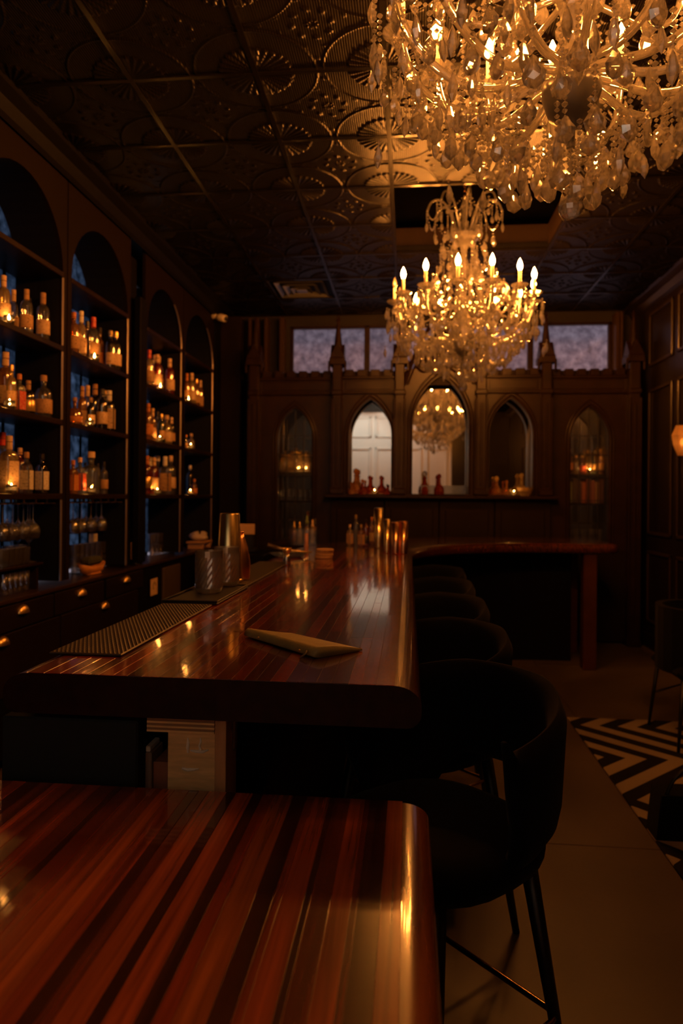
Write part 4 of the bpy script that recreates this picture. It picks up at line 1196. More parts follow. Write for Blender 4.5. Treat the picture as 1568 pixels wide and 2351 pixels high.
# gold shaker, upturned tin on tin
ps = at_z(513, 1341, zm)
gs = thing('cocktail_shaker', 'tall gold shaker tin standing upturned behind the cut glasses', 'shaker', (ps[0], ps[1] + 0.09, zm))
dd = 2.78
hs = at_y(513, 1178, ps[1] + 0.09)[2] - zm
put('shaker_tin', MB().lathe([(0.056, 0), (0.058, 0.004), (0.057, 0.012), (0.0415, hs - 0.004), (0.039, hs), (0.037, hs - 0.003), (0, hs - 0.003)], 32).mesh('shaker_tin', GOLD, True), gs)
put('base_rim', MB().lathe([(0.0585, 0.004), (0.060, 0.008), (0.0585, 0.012)], 32).mesh('base_rim', GOLD, True), gs)
pc = at_z(545, 1338, zm)
hc = at_y(541, 1219, pc[1] + 0.13)[2] - zm
cp = thing('copper_pourer', 'slim copper cone with a small knob behind the gold shaker', 'pourer', (pc[0] - 0.018, pc[1] + 0.13, zm))
put('cone_body', MB().lathe([(0.040, 0), (0.041, 0.004), (0.041, hs * 0.25), (0.030, hs * 0.50), (0.016, hc - 0.03), (0.011, hc - 0.012)], 24).mesh('cone_body', COPPER, True), cp)
put('knob', MB().lathe([(0.009, hc - 0.012), (0.014, hc - 0.006), (0.012, hc), (0, hc + 0.001)], 16).mesh('knob', COPPER, True), cp)

# far bar-top tools
zt_ = ZB + 0.0018
q = at_z(658, 1298, zt_)
jg = thing('jigger', 'silver and gold double jigger standing at the end of the drip mat', 'jigger', (q[0], q[1], zt_))
put('lower_cup', MB().lathe([(0.022, 0), (0.024, 0.003), (0.020, 0.05), (0.013, 0.062)], 18).mesh('lower_cup', STEEL, True), jg)
put('upper_cup', MB().lathe([(0.013, 0.062), (0.020, 0.072), (0.027, 0.095), (0.025, 0.095), (0.014, 0.07)], 18).mesh('upper_cup', BRASS, True), jg)
q = at_z(655, 1282, zt_)
dt = thing('tool_dish', 'shallow smoky glass dish of bar tools near the drip mat end', 'dish', (q[0], q[1] + 0.12, zt_))
put('dish_body', MB().lathe([(0.07, 0), (0.09, 0.006), (0.12, 0.022), (0.117, 0.022), (0.085, 0.009), (0, 0.006)], 24).mesh('dish_body', G_BLUE, True), dt)
sp = thing('bar_spoon', 'long brass handled strainer lying across the smoky glass dish', 'strainer', (q[0], q[1] + 0.12, zt_ + 0.024))
put('handle', MB().tube([(-0.13, -0.02, 0.05), (-0.03, -0.01, 0.022), (0.06, 0.0, 0.010), (0.14, 0.02, 0.004)], [0.014, 0.006, 0.005, 0.004], 8).mesh('handle', BRASS, True), sp)
put('strainer_head', MB().lathe([(0.05, 0.0), (0.052, 0.003), (0.045, 0.012), (0, 0.016)], 20, c=(0.02, 0.05, 0.002)).mesh('strainer_head', BRASS, True), sp)
q = at_z(703, 1272, zt_)
tag(put('copper_tube', MB().lathe([(0.014, 0), (0.015, 0.003), (0.013, 0.13), (0.011, 0.135), (0, 0.135)], 14).mesh('copper_tube', mat('salmon_copper', (0.75, 0.38, 0.25), 0.4, 0.6), True), None, (q[0], q[1], zt_)),
    'slim salmon copper muddler standing in front of the bitters caddy', 'muddler')
q = at_z(742, 1283, zt_)
ck = thing('coaster_stack', 'stack of round tan coasters on the bar left of the bottles', 'coasters', (q[0], q[1] + 0.05, zt_))
for k in range(4):
    put('coaster', MB().lathe([(0.052, 0), (0.055, 0.003), (0.055, 0.011), (0.052, 0.014), (0, 0.014)], 20).mesh('coaster', CORK), ck, (rnd.uniform(-.004, .004), rnd.uniform(-.004, .004), 0.0145 * k))
q = at_z(693, 1252, zt_)
cy_ = q[1] + 0.10
cad = thing('bitters_caddy', 'clear square caddy on the far left of the bar holding dropper bottles', 'caddy', (q[0], cy_, zt_))
c = MB()
for a in ((-0.11, 0.11, -0.08, -0.076), (-0.11, 0.11, 0.076, 0.08), (-0.11, -0.106, -0.076, 0.076), (0.106, 0.11, -0.076, 0.076)):
    c.box(*a, 0.0, 0.125)
c.box(-0.106, 0.106, -0.076, 0.076, 0.0, 0.008)
put('caddy_walls', c.mesh('caddy_walls', G_PANE), cad)
DROP = MB().lathe([(0.018, 0), (0.021, 0.003), (0.021, 0.085), (0.012, 0.10), (0.009, 0.105), (0.009, 0.115)], 12).mesh('dropper_body', G_AMBER, True)
DTOP = MB().lathe([(0.011, 0.112), (0.011, 0.128), (0.006, 0.132), (0.007, 0.155), (0, 0.165)], 10).mesh('dropper_top', BLACKL, True)
for k, (dx, dy, s, m, cm) in enumerate(((-0.08, 0.02, 1.05, G_AMBER, GOLDL), (-0.03, -0.02, 1.05, G_PALE, GOLDL), (0.02, 0.02, 1.35, G_CLEAR, GREENL), (0.07, -0.02, 1.15, G_PALE, CREAM), (0.08, 0.045, 1.2, G_AMBER, BLACKL))):
    t = thing('bitters_bottle', 'bitters dropper bottle, %s from left inside the clear caddy' % ORD[k], 'bottle', (q[0] + dx, cy_ + dy, zt_ + 0.0085), 0, 'bitters in the clear caddy')
    put('dropper_body', DROP, t, scale=s, m=m); put('dropper_top', DTOP, t, scale=s, m=cm)
# cluster of bottles and tins on the centre of the bar
def stand(px, py): 
    w = at_z(px, py, zt_); return w
def by_h(px, top, y): return at_y(px, top, y)[2] - zt_
CL = [(803, 1252, 1204, 'square', 'p', 't', 'c', 'pale gold square bottle at the left of the bar-top cluster'),
      (817, 1247, 1182, 'long', 'c', '-', 'y', 'clear long-necked pourer bottle behind the pale square bottle'),
      (829, 1255, 1204, 'square', 'a', 't', 'y', 'amber square bottle second in the bar-top cluster'),
      (840, 1254, 1192, 'long', 'r', 'k', 'k', 'red long-necked bottle with a black label in the bar-top cluster'),
      (853, 1250, 1187, 'slim', 'a', 'c', 'o', 'slim amber bottle right before the tall gold tin')]
for px, py, top, kind, g, l, c, lab in CL:
    w = stand(px, py)
    make_bottle((w[0], w[1], zt_), by_h(px, top, w[1]), kind, g, l, c, lab, 'bottles on the far bar top', -0.6)
def tin(px, py, top, rb, rt, m, name, label, cat):
    w = stand(px, py); h = by_h(px, top, w[1])
    t = thing(name, label, cat, (w[0], w[1], zt_))
    put('cup_wall', MB().lathe([(rb, 0), (rb * 1.03, 0.004), (rt, h), (rt * 0.96, h), (rb * 0.95, 0.01), (0, 0.008)], 28).mesh('cup_wall', m, True), t)
    put('rolled_rim', MB().lathe([(rt * 0.985, h - 0.003), (rt * 1.03, h), (rt * 0.985, h + 0.003)], 28).mesh('rolled_rim', m, True), t)
    return t
tin(869, 1258, 1167, 0.034, 0.036, GOLD, 'cocktail_shaker', 'tall gold shaker in the middle of the bar-top cluster', 'shaker')
tin(888, 1270, 1192, 0.022, 0.023, GOLD, 'jigger_cup', 'narrow gold tin right of the tall gold shaker', 'cup')
tin(908, 1272, 1199, 0.027, 0.030, COPPER, 'copper_cup', 'left of the pair of copper tumblers on the bar', 'cup')
tin(926, 1272, 1197, 0.027, 0.030, COPPER, 'copper_cup', 'right of the pair of copper tumblers on the bar', 'cup')

# folded olive menu with a cord
def menu():
    A = at_z(560, 1462, zt_); B = at_z(832, 1494, zt_); Cc = at_z(722, 1513, zt_); D = at_z(668, 1452, zt_ + 0.006)
    t = thing('leather_menu', 'folded olive leather menu with a cord lying on the red bar', 'menu', (A[0], A[1], zt_))
    # spine runs from A (far left) to Cc (near); the cover opens to the right edge D-B
    v = []; f = []
    NS, NW = 14, 16
    sp0 = mathutils.Vector(A); sp1 = mathutils.Vector(Cc); ed0 = mathutils.Vector(D); ed0.z = zt_; ed1 = mathutils.Vector(B)
    def surf(s, t_, top):
        a = sp0.lerp(sp1, s); b = ed0.lerp(ed1, s)
        p = a.lerp(b, t_)
        h = 0.020 * (1 - t_) ** 1.2 + 0.005 + 0.006 * sin(pi * t_) * s
        if t_ < 0.10: h *= sqrt(max(0, 1 - ((0.10 - t_) / 0.10) ** 2))
        z = zt_ + (h if top else 0.0008)
        if not top and t_ < 0.10: z = zt_ + 0.0008 + 0.003 * ((0.10 - t_) / 0.10)
        if top and t_ < 0.0001: z = zt_ + 0.008
        return (p.x, p.y, z)
    for top in (1, 0):
        for j in range(NS + 1):
            for i in range(NW + 1):
                tt = (i / NW) ** 1.5
                v.append(surf(j / NS, tt, top))
    n1 = (NS + 1) * (NW + 1)
    for j in range(NS):
        for i in range(NW):
            a = j * (NW + 1) + i
            f.append((a, a + 1, a + NW + 2, a + NW + 1)); f.append((n1 + a, n1 + a + NW + 1, n1 + a + NW + 2, n1 + a + 1))
    for i in range(NW):
        for j in (0, NS):
            a = j * (NW + 1) + i
            f.append((a, n1 + a, n1 + a + 1, a + 1) if j else (a, a + 1, n1 + a + 1, n1 + a))
    for j in range(NS):
        for i in (0, NW):
            a = j * (NW + 1) + i
            f.append((a, a + NW + 1, n1 + a + NW + 1, n1 + a) if i == 0 else (a, n1 + a, n1 + a + NW + 1, a + NW + 1))
    MB().add(v, f).build('leather_cover', OLIVE, t, smooth=True)
    e = mathutils.Vector(Cc); d = (mathutils.Vector(Cc) - mathutils.Vector(A)).normalized()
    MB().tube([tuple(e - d * 0.03 + mathutils.Vector((0, -0.002, 0.014))), tuple(e - d * 0.02 + mathutils.Vector((-0.006, -0.014, 0.012))), tuple(e - d * 0.025 + mathutils.Vector((-0.016, -0.024, 0.003)))], [0.0022, 0.0024, 0.002], 6).build('binding_cord', OLIVE_D, t, smooth=True)
    for s in (0.22, 0.80):
        c = sp0.lerp(sp1, s) + mathutils.Vector((0.002, -0.002, 0.010))
        MB().lathe([(0.0, -0.003), (0.003, -0.001), (0.003, 0.001), (0, 0.003)], 8, c=tuple(c)).build('rivet', BRASS, t)
    for k in range(2):
        w0 = 0.55 + 0.2 * k
        a = mathutils.Vector(surf(1.0, 0.10, 0)); b = mathutils.Vector(surf(1.0, 0.9, 0))
        MB().prism([(0, 0), (1, 0), (1, 1), (0, 1)], 'z', 0, 0.0001)
    return t
menu()

# card / screen standing beyond the shaker on the back counter
p = at_y(566, 1215, 6.4)
cs = thing('display_card', 'blank tan card on a dark stand beyond the gold shaker', 'card', (p[0], 6.42, 0.91))
put('card_sheet', MB().bbox(-0.075, 0.075, -0.004, 0.004, p[2] - 0.05 - 0.91, p[2] + 0.05 - 0.91, 0.002).mesh('card_sheet', mat('tan_card', (0.60, 0.38, 0.22), 0.6)), cs)
put('card_stand', MB().bbox(-0.09, 0.09, -0.05, 0.06, 0, 0.04, 0.006).bbox(-0.06, 0.06, 0.006, 0.02, 0.03, p[2] - 0.91, 0.004).mesh('card_stand', BLACKM), cs)
sv_ = MB().bbox(p[0] - 0.35, p[0] + 0.22, 6.15, 6.75, 0.0, 0.905, 0.01)
sv_.thing('service_cabinet', BLACKP, 'black low cabinet in the back left corner behind the bar', 'cabinet')

# ================================================================== GOTHIC BACK BAR
gb = thing('gothic_back_bar', 'carved gothic oak back bar with pointed arches and spires on the end wall', 'back bar', (0.31, 7.15, 0))
YG = 7.00; YD = 7.30
XC = 0.31
def pointed(x0, x1, z0, apex, n=10):
    w = x1 - x0; zs = apex - w * 0.866
    pts = [(x0, z0), (x0, (z0 + zs) / 2)]
    for k in range(n + 1):
        a = pi - (pi / 3) * k / n
        pts.append((x1 + w * cos(a), zs + w * sin(a)))
    right = [(x0 + x1 - x, z) for x, z in pts[:-1]][::-1]
    return pts + right, zs
def arch_panel(X0, X1, Z0, Z1, x0, x1, z0, apex, y=YG, t=0.10, nm='arch_panel'):
    pts, zs = pointed(x0, x1, z0, apex)
    n = len(pts); h = n // 2
    outer = []
    up = [p for p in pts[:h + 1]]
    Ln = (Z1 - zs) + ((x0 + x1) / 2 - X0)
    m = h - 2
    for i, (x, z) in enumerate(up):
        if i < 2: outer.append((X0, z))
        else:
            s = (i - 2) / m * Ln
            if s <= Z1 - zs: outer.append((X0, zs + s))
            else: outer.append((X0 + s - (Z1 - zs), Z1))
    mid = (x0 + x1) / 2
    ro = []
    for (x, z) in outer[:-1]:
        if z < Z1 - 1e-6 or x <= X0 + 1e-6: ro.append((X1, z))
        else: ro.append((X1 - (x - X0) * (X1 - mid) / (mid - X0), Z1))
    outer = outer + ro[::-1]
    # add exact corners
    for k in range(len(outer) - 1):
        pass
    MB().band(pts, outer, 'y', y, y + t).build(nm, GOTH, gb)
    for zc in ():
        pass
    # two mouldings following the opening
    for o, r, yy in ((0.018, 0.011, y - 0.004), (0.048, 0.008, y - 0.002)):
        q, _ = pointed(x0 - o, x1 + o, z0, apex + o * 1.5)
        MB().tube([(x, yy, z) for x, z in q], r, 6).build('arch_moulding', GOTH, gb)
    if z0 > Z0 + 0.01:
        MB().box(X0, X1, y, y + t, Z0, z0).build('apron', GOTH, gb)
    # corner fill above the springing at both upper corners
    MB().prism([(X0, zs + 0.9 * (Z1 - zs)), (X0, Z1), (X0 + 0.08, Z1)], 'y', y + 0.001, y + t - 0.001).prism([(X1, zs + 0.9 * (Z1 - zs)), (X1 - 0.08, Z1), (X1, Z1)], 'y', y + 0.001, y + t - 0.001).build('spandrel_block', GOTH, gb)
ZLG = 1.47      # ledge height
COLX = [XC - 1.92, XC - 1.05, XC - 0.41, XC + 0.41, XC + 1.05, XC + 1.90]
Z1P = 2.50
NI = {'left_mid': (COLX[1] + 0.055, COLX[2] - 0.05, -0.616, -0.182, 2.457), 'center': (COLX[2] + 0.05, COLX[3] - 0.05, 0.035, 0.598, 2.69),
      'right_mid': (COLX[3] + 0.05, COLX[4] - 0.055, 0.805, 1.234, 2.457)}
arch_panel(COLX[1], COLX[2], ZLG, Z1P, -0.616, -0.182, ZLG + 0.012, 2.457)
arch_panel(COLX[3], COLX[4], ZLG, Z1P, 0.805, 1.234, ZLG + 0.012, 2.457)
arch_panel(COLX[2], COLX[3], ZLG, 2.76, 0.035, 0.598, ZLG + 0.012, 2.69)
# side cabinets with leaded glass doors
YS = YG + 0.06
arch_panel(COLX[0], COLX[1], 0.93, Z1P, -1.371, -1.010, 0.985, 2.372, y=YS, t=0.08)
arch_panel(COLX[4], COLX[5], 0.93, Z1P, 1.620, 1.990, 0.985, 2.372, y=YS, t=0.08)
# frieze, mouldings and crenellated cornice
def frieze(x0, x1, y):
    MB().bbox(x0, x1, y, y + 0.12, 2.53, 2.66, 0.004).build('frieze', GOTH, gb)
    MB().bbox(x0 - 0.0, x1, y - 0.03, y + 0.12, 2.50, 2.532, 0.010).build('cornice_moulding', GOTH, gb)
    MB().bbox(x0 - 0.0, x1, y - 0.025, y + 0.12, 2.655, 2.685, 0.008).build('cornice_moulding', GOTH, gb)
    n = max(3, int((x1 - x0) / 0.115)); w = (x1 - x0) / n
    for k in range(n):
        MB().bbox(x0 + w * k + 0.02, x0 + w * (k + 1) - 0.02, y - 0.01, y + 0.06, 2.685, 2.755, 0.004).build('merlon', GOTH, gb)
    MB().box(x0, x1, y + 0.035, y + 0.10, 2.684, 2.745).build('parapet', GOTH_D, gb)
    # raised panel edge on the frieze below the moulding
    MB().bbox(x0 + 0.03, x1 - 0.03, y - 0.006, y + 0.01, 2.548, 2.640, 0.005).build('frieze_panel', GOTH, gb)
frieze(COLX[1] + 0.05, COLX[2] - 0.05, YG); frieze(COLX[3] + 0.05, COLX[4] - 0.05, YG)
frieze(COLX[0] + 0.05, COLX[1] - 0.05, YS); frieze(COLX[4] + 0.05, COLX[5] - 0.05, YS)
# columns with pinnacles
for i, cx in enumerate(COLX):
    w = 0.052; z0 = ZLG if 0 < i < 5 else 0.0
    yf = YG - 0.05
    MB().bbox(cx - w, cx + w, yf, yf + 0.16, z0, 2.86, 0.012).build('column_shaft', GOTH, gb)
    col = gb.children[-1]
    def sub(mb, nm): 
        v = [(x - gb.location.x, y - gb.location.y, z) for x, y, z in mb.v]
        return put(nm, mesh_of(nm, v, mb.f, GOTH), col)
    for s in (-1, 1):
        sub(MB().bbox(cx + s * w * 1.0 - 0.010, cx + s * w * 1.0 + 0.010, yf - 0.012, yf + 0.02, z0 + 0.06, 2.45, 0.006), 'colonnette')
    sub(MB().bbox(cx - 0.012, cx + 0.012, yf - 0.010, yf + 0.01, z0 + 0.1, 2.40, 0.005), 'fillet')
    sub(MB().bbox(cx - w - 0.02, cx + w + 0.02, yf - 0.02, yf + 0.18, z0, z0 + 0.07, 0.012), 'plinth')
    sub(MB().bbox(cx - w - 0.01, cx + w + 0.01, yf - 0.015, yf + 0.17, 2.485, 2.54, 0.012), 'capital')
    # gablets at the foot of the spire, then the spire
    g = MB().prism([(cx - w - 0.028, 2.80), (cx + w + 0.028, 2.80), (cx + w + 0.028, 2.86), (cx, 3.02), (cx - w - 0.028, 2.86)], 'y', yf - 0.02, yf + 0.18)
    g.prism([(yf - 0.03, 2.80), (yf + 0.19, 2.80), (yf + 0.19, 2.86), (yf + 0.08, 3.02), (yf - 0.03, 2.86)], 'x', cx - w - 0.018, cx + w + 0.018)
    sub(g, 'gablet')
    for s in (-1, 1):
        sub(MB().bbox(cx + s * (w + 0.03) - 0.012, cx + s * (w + 0.03) + 0.012, yf - 0.01, yf + 0.02, 2.72, 2.84, 0.008), 'drop_finial')
    sub(MB().lathe([(0.058, 2.85), (0.054, 2.92), (0.016, 3.24), (0.012, 3.26), (0.022, 3.275), (0.012, 3.30), (0, 3.33)], 8, c=(cx, yf + 0.08, 0)), 'spire')
# centre gable with tracery
ap = 3.36
gl_ = MB()
for s in (-1, 1):
    pts_o = [(XC + s * 0.37, 2.60), (XC + s * 0.30, 2.80), (XC + s * 0.18, 3.06), (XC, ap)]
    MB().tube([(x, YG - 0.01, z) for x, z in pts_o], [0.028, 0.028, 0.026, 0.02], 6).build('gable_rake', GOTH, gb)
    pts_i = [(XC + s * 0.33, 2.60), (XC + s * 0.25, 2.80), (XC + s * 0.14, 3.02), (XC, 3.24)]
    MB().tube([(x, YG - 0.015, z) for x, z in pts_i], 0.012, 6).build('gable_moulding', GOTH, gb)
    ring = [(XC + s * 0.165 + 0.075 * cos(a), YG, 2.80 + 0.075 * sin(a)) for a in [2 * pi * k / 20 for k in range(20)]]
    MB().tube(ring, 0.014, 6, closed=True).build('tracery_ring', GOTH, gb)
ring = [(XC + 0.095 * cos(a), YG, 2.94 + 0.095 * sin(a)) for a in [2 * pi * k / 22 for k in range(22)]]
MB().tube(ring, 0.014, 6, closed=True).build('tracery_ring', GOTH, gb)
MB().prism([(XC - 0.36, 2.6), (XC + 0.36, 2.6), (XC, 3.3)], 'y', YG + 0.05, YG + 0.07).build('gable_back', GOTH_D, gb)
MB().lathe([(0.02, ap - 0.02), (0.035, ap + 0.01), (0.015, ap + 0.03), (0, ap + 0.06)], 8, c=(XC, YG, 0)).build('gable_finial', GOTH, gb)
# ledge and lower panels
MB().bbox(COLX[1] - 0.12, COLX[4] + 0.12, YG - 0.11, YD, ZLG - 0.035, ZLG, 0.008).build('ledge', GOTH, gb)
for k in range(4):
    x0 = COLX[1] - 0.06 + k * (COLX[4] - COLX[1] + 0.12) / 4; x1 = x0 + (COLX[4] - COLX[1] + 0.12) / 4
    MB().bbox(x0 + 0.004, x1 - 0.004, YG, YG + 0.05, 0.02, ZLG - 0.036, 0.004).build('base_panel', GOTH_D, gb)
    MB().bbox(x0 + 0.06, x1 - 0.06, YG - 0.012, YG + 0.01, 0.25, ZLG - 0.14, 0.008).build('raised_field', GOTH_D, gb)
for (a, b) in ((COLX[0], COLX[1]), (COLX[4], COLX[5])):
    MB().bbox(a, b, YS, YS + 0.05, 0.02, 0.93, 0.004).build('base_panel', GOTH_D, gb)
# niche linings and mirrors
for nm, (a, b, x0, x1, apx) in NI.items():
    ym = YG + 0.20
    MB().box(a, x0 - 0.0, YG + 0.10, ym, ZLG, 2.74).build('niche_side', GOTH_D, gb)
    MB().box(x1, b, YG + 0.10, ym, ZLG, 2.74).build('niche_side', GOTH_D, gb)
    MB().box(a, b, ym, ym + 0.006, ZLG, 2.74).build('mirror', MIRROR, gb)
# cabinets: interior, shelves, leaded doors
for ci, (x0, x1) in enumerate(((-1.371, -1.010), (1.620, 1.990))):
    MB().box(x0 - 0.06, x1 + 0.06, YD + 0.10, YD + 0.11, 0.93, 2.42).build('cabinet_back', mat('cabinet_mirror', (0.35, 0.33, 0.30), 0.06, 1.0), gb)
    for xx in (x0 - 0.06, x1 + 0.05): MB().box(xx, xx + 0.01, YS + 0.08, YD + 0.10, 0.93, 2.42).build('cabinet_side', GOTH_D, gb)
    MB().box(x0 - 0.06, x1 + 0.06, YS + 0.08, YD + 0.10, 2.42, 2.44).build('cabinet_top', GOTH_D, gb)
    for z in (0.985, 1.40, 1.70):
        MB().box(x0 - 0.05, x1 + 0.05, YS + 0.085, YD + 0.10, z - 0.02, z).build('cabinet_shelf', GOTH_D, gb)
    pts, zs = pointed(x0, x1, 0.985, 2.372)
    door = MB().prism(pts, 'y', YS + 0.04, YS + 0.044).build('cabinet_door', G_PANE, gb)
    def ld(mb):
        v = [(x - gb.location.x, y - gb.location.y, z) for x, y, z in mb.v]
        put('lead_came', mesh_of('lead_came', v, mb.f, BLACKM), door)
    for k in (1, 2, 3):
        xx = x0 + (x1 - x0) * k / 4
        zt2 = 2.372 - 0.02 - (0.10 if k != 2 else 0.0)
        ld(MB().box(xx - 0.005, xx + 0.005, YS + 0.034, YS + 0.04, 0.985, zt2))
    for z in (1.20, 1.43, 1.66, 1.89, 2.08):
        ld(MB().box(x0, x1, YS + 0.034, YS + 0.04, z - 0.004, z + 0.004))
    # contents
    pos = 'left' if ci == 0 else 'right'
    zt3 = 1.70
    if ci == 0:
        JAR = MB().lathe([(0.050, 0), (0.055, 0.005), (0.056, 0.13), (0.045, 0.15), (0.045, 0.165), (0.0, 0.168)], 16).mesh('jar', G_PALE, True)
        for k, xx in enumerate((-1.33, -1.21, -1.10)):
            j = thing('storage_jar', 'pale gold jar, %s from left in the left leaded cabinet' % ORD[k], 'jar', (xx, 7.28 - 0.03 * (k % 2), zt3), 0, 'jars in the left leaded cabinet')
            put('jar_body', JAR, j, scale=1.25 if k == 1 else 1.1); put('jar_lid', MB().lathe([(0.048, 0.165), (0.048, 0.185), (0.01, 0.19), (0.014, 0.21), (0, 0.215)], 14).mesh('jar_lid', GOLDL, True), j, scale=1.25 if k == 1 else 1.1)
        candle((-1.17, 7.19, zt3), 'left tea light on the top shelf of the left leaded cabinet'); candle((-1.09, 7.20, zt3), 'right tea light on the top shelf of the left leaded cabinet')
        for k in range(6):
            xx = -1.345 + 0.062 * k
            tag(put('rocks_glass', TUMB, None, (xx, 7.22 + 0.05 * (k % 2), 1.40), scale=(0.75, 0.75, 1.3)), 'clear glass, %s from left, lower shelf of the left leaded cabinet' % ORD[k], 'glass', 'glasses in the left leaded cabinet')
        make_bottle((-1.07, 7.25, 0.985), 0.30, 'tall', 'a', 'o', 'o', 'amber bottle with orange label low in the left leaded cabinet', None)
    else:
        for k, (xx, kind, g, l, c, h) in enumerate(((1.650, 'tall', 'a', 'o', 'y', 0.26), (1.715, 'squat', 'p', '-', 't', 0.20), (1.775, 'squat', 'r', 'r', 'y', 0.20), (1.840, 'tall', 'p', 'c', 'c', 0.25), (1.900, 'slim', 'g', 'y', 'k', 0.24), (1.960, 'tall', 'a', 't', 'y', 0.26))):
            make_bottle((xx, 7.24, zt3), h, kind, g, l, c, '%s, %s from left, right leaded cabinet' % (describe(kind, g, l, c), ORD[k]), 'bottles in the right leaded cabinet', -1.3)
        candle((1.835, 7.165, zt3), 'tea light on the top shelf of the right leaded cabinet')
        BK = MB().bbox(-0.5, 0.5, -0.5, 0.5, 0, 1, 0.04).mesh('book', CREAM)
        cols = [(0.30, 0.34, 0.16), (0.10, 0.07, 0.06), (0.12, 0.05, 0.04), (0.45, 0.13, 0.05), (0.20, 0.06, 0.04), (0.30, 0.10, 0.05), (0.42, 0.24, 0.10), (0.10, 0.04, 0.04)]
        nmz = ['olive', 'black', 'dark brown', 'orange', 'maroon', 'rust', 'tan', 'deep brown']
        for k, cc in enumerate(cols):
            w = 0.040
            o = put('book', BK, None, (1.645 + 0.045 * k, 7.25, 1.4005), scale=(w, 0.15, 0.22 + 0.03 * ((k * 5) % 3) / 2), m=mat('book_' + nmz[k].replace(' ', '_'), cc, 0.6))
            tag(o, '%s book spine, %s from left in the right leaded cabinet' % (nmz[k], ORD[k]), 'book', 'books in the right leaded cabinet')
        for k in range(5):
            tag(put('rocks_glass', TUMB, None, (1.65 + 0.075 * k, 7.24, 0.985), scale=(0.85, 0.85, 1.6)), 'clear glass, %s from left, bottom of the right leaded cabinet' % ORD[k], 'glass', 'glasses in the right leaded cabinet')
# decanters on the ledge
ZN = ZLG + 0.0005
DEC = MB().lathe([(0.045, 0), (0.055, 0.006), (0.060, 0.04), (0.052, 0.085), (0.022, 0.12), (0.016, 0.16), (0.024, 0.175), (0.020, 0.178)], 12).mesh('decanter_body', G_AMBER, False)
STP = MB().lathe([(0.012, 0.172), (0.012, 0.182), (0.026, 0.20), (0.022, 0.228), (0, 0.24)], 8).mesh('stopper', G_CLEAR, False)
def decanter(px, yy, H, g, sm, label):
    x = at_y(px, 1120, yy)[0]
    t = thing('decanter', label, 'decanter', (x, yy, ZN), 0, 'decanters on the back bar ledge')
    s = H / 0.24
    put('decanter_body', DEC, t, scale=s, m=g); put('stopper', STP, t, scale=s, m=sm)
decanter(817, 7.06, 0.275, G_AMBER, G_AMBER, 'tall amber cut decanter at the left of the left mirror niche')
decanter(806, 6.97, 0.13, G_AMBER, G_AMBER, 'small amber decanter in front left of the left mirror niche')
decanter(832, 6.98, 0.16, G_RED, G_AMBER, 'low reddish decanter beside the tall amber decanter')
decanter(849, 7.06, 0.20, G_RED, G_RED, 'red decanter in the middle of the left mirror niche')
decanter(875, 7.06, 0.20, G_RED, G_RED, 'red decanter at the right of the left mirror niche')
decanter(889, 6.97, 0.11, G_RED, G_DARK, 'smallest dark red decanter at the right end of the left niche')
candle((at_y(860, 1120, 6.93)[0], 6.93, ZN), 'tea light before the left mirror niche on the ledge')
decanter(975, 7.05, 0.25, G_RED, G_CLEAR, 'decanter with a clear stopper before the centre mirror')
decanter(1008, 7.00, 0.22, G_RED, G_RED, 'dark red decanter before the centre mirror')
ft = thing('glass_tray', 'clear rectangular glass tray under the centre mirror', 'tray', (at_y(1015, 1120, 7.05)[0], 7.09, ZN))
q = MB()
for a in ((-0.22, 0.22, -0.09, -0.082), (-0.22, 0.22, 0.082, 0.09), (-0.22, -0.212, -0.082, 0.082), (0.212, 0.22, -0.082, 0.082)):
    q.box(*a, 0, 0.10)
put('tray_walls', q.mesh('tray_walls', G_BLUE), ft); put('tray_floor', MB().box(-0.212, 0.212, -0.082, 0.082, 0, 0.006).mesh('tray_floor', G_BLUE), ft)
decanter(1140, 7.06, 0.20, G_AMBER, GOLDL, 'round gold decanter at the left of the right mirror niche')
decanter(1163, 7.07, 0.16, G_AMBER, G_AMBER, 'small amber decanter in the middle of the right mirror niche')
decanter(1197, 7.07, 0.235, G_PALE, G_PALE, 'glowing cut crystal decanter at the right of the right niche')
bw = thing('crystal_bowl', 'wide cut crystal bowl glowing in front of the right niche', 'bowl', (at_y(1205, 1125, 6.97)[0], 6.965, ZN))
put('bowl_body', MB().lathe([(0.04, 0), (0.045, 0.006), (0.075, 0.05), (0.082, 0.085), (0.078, 0.085), (0.068, 0.05), (0, 0.01)], 16).mesh('bowl_body', G_PALE, False), bw)
candle((at_y(1194, 1125, 6.905)[0] - 0.005, 6.862 + 0.05, ZN + 0.0) if False else (at_y(1180, 1125, 6.91)[0], 6.91, ZN), 'tea light before the right mirror niche on the ledge')

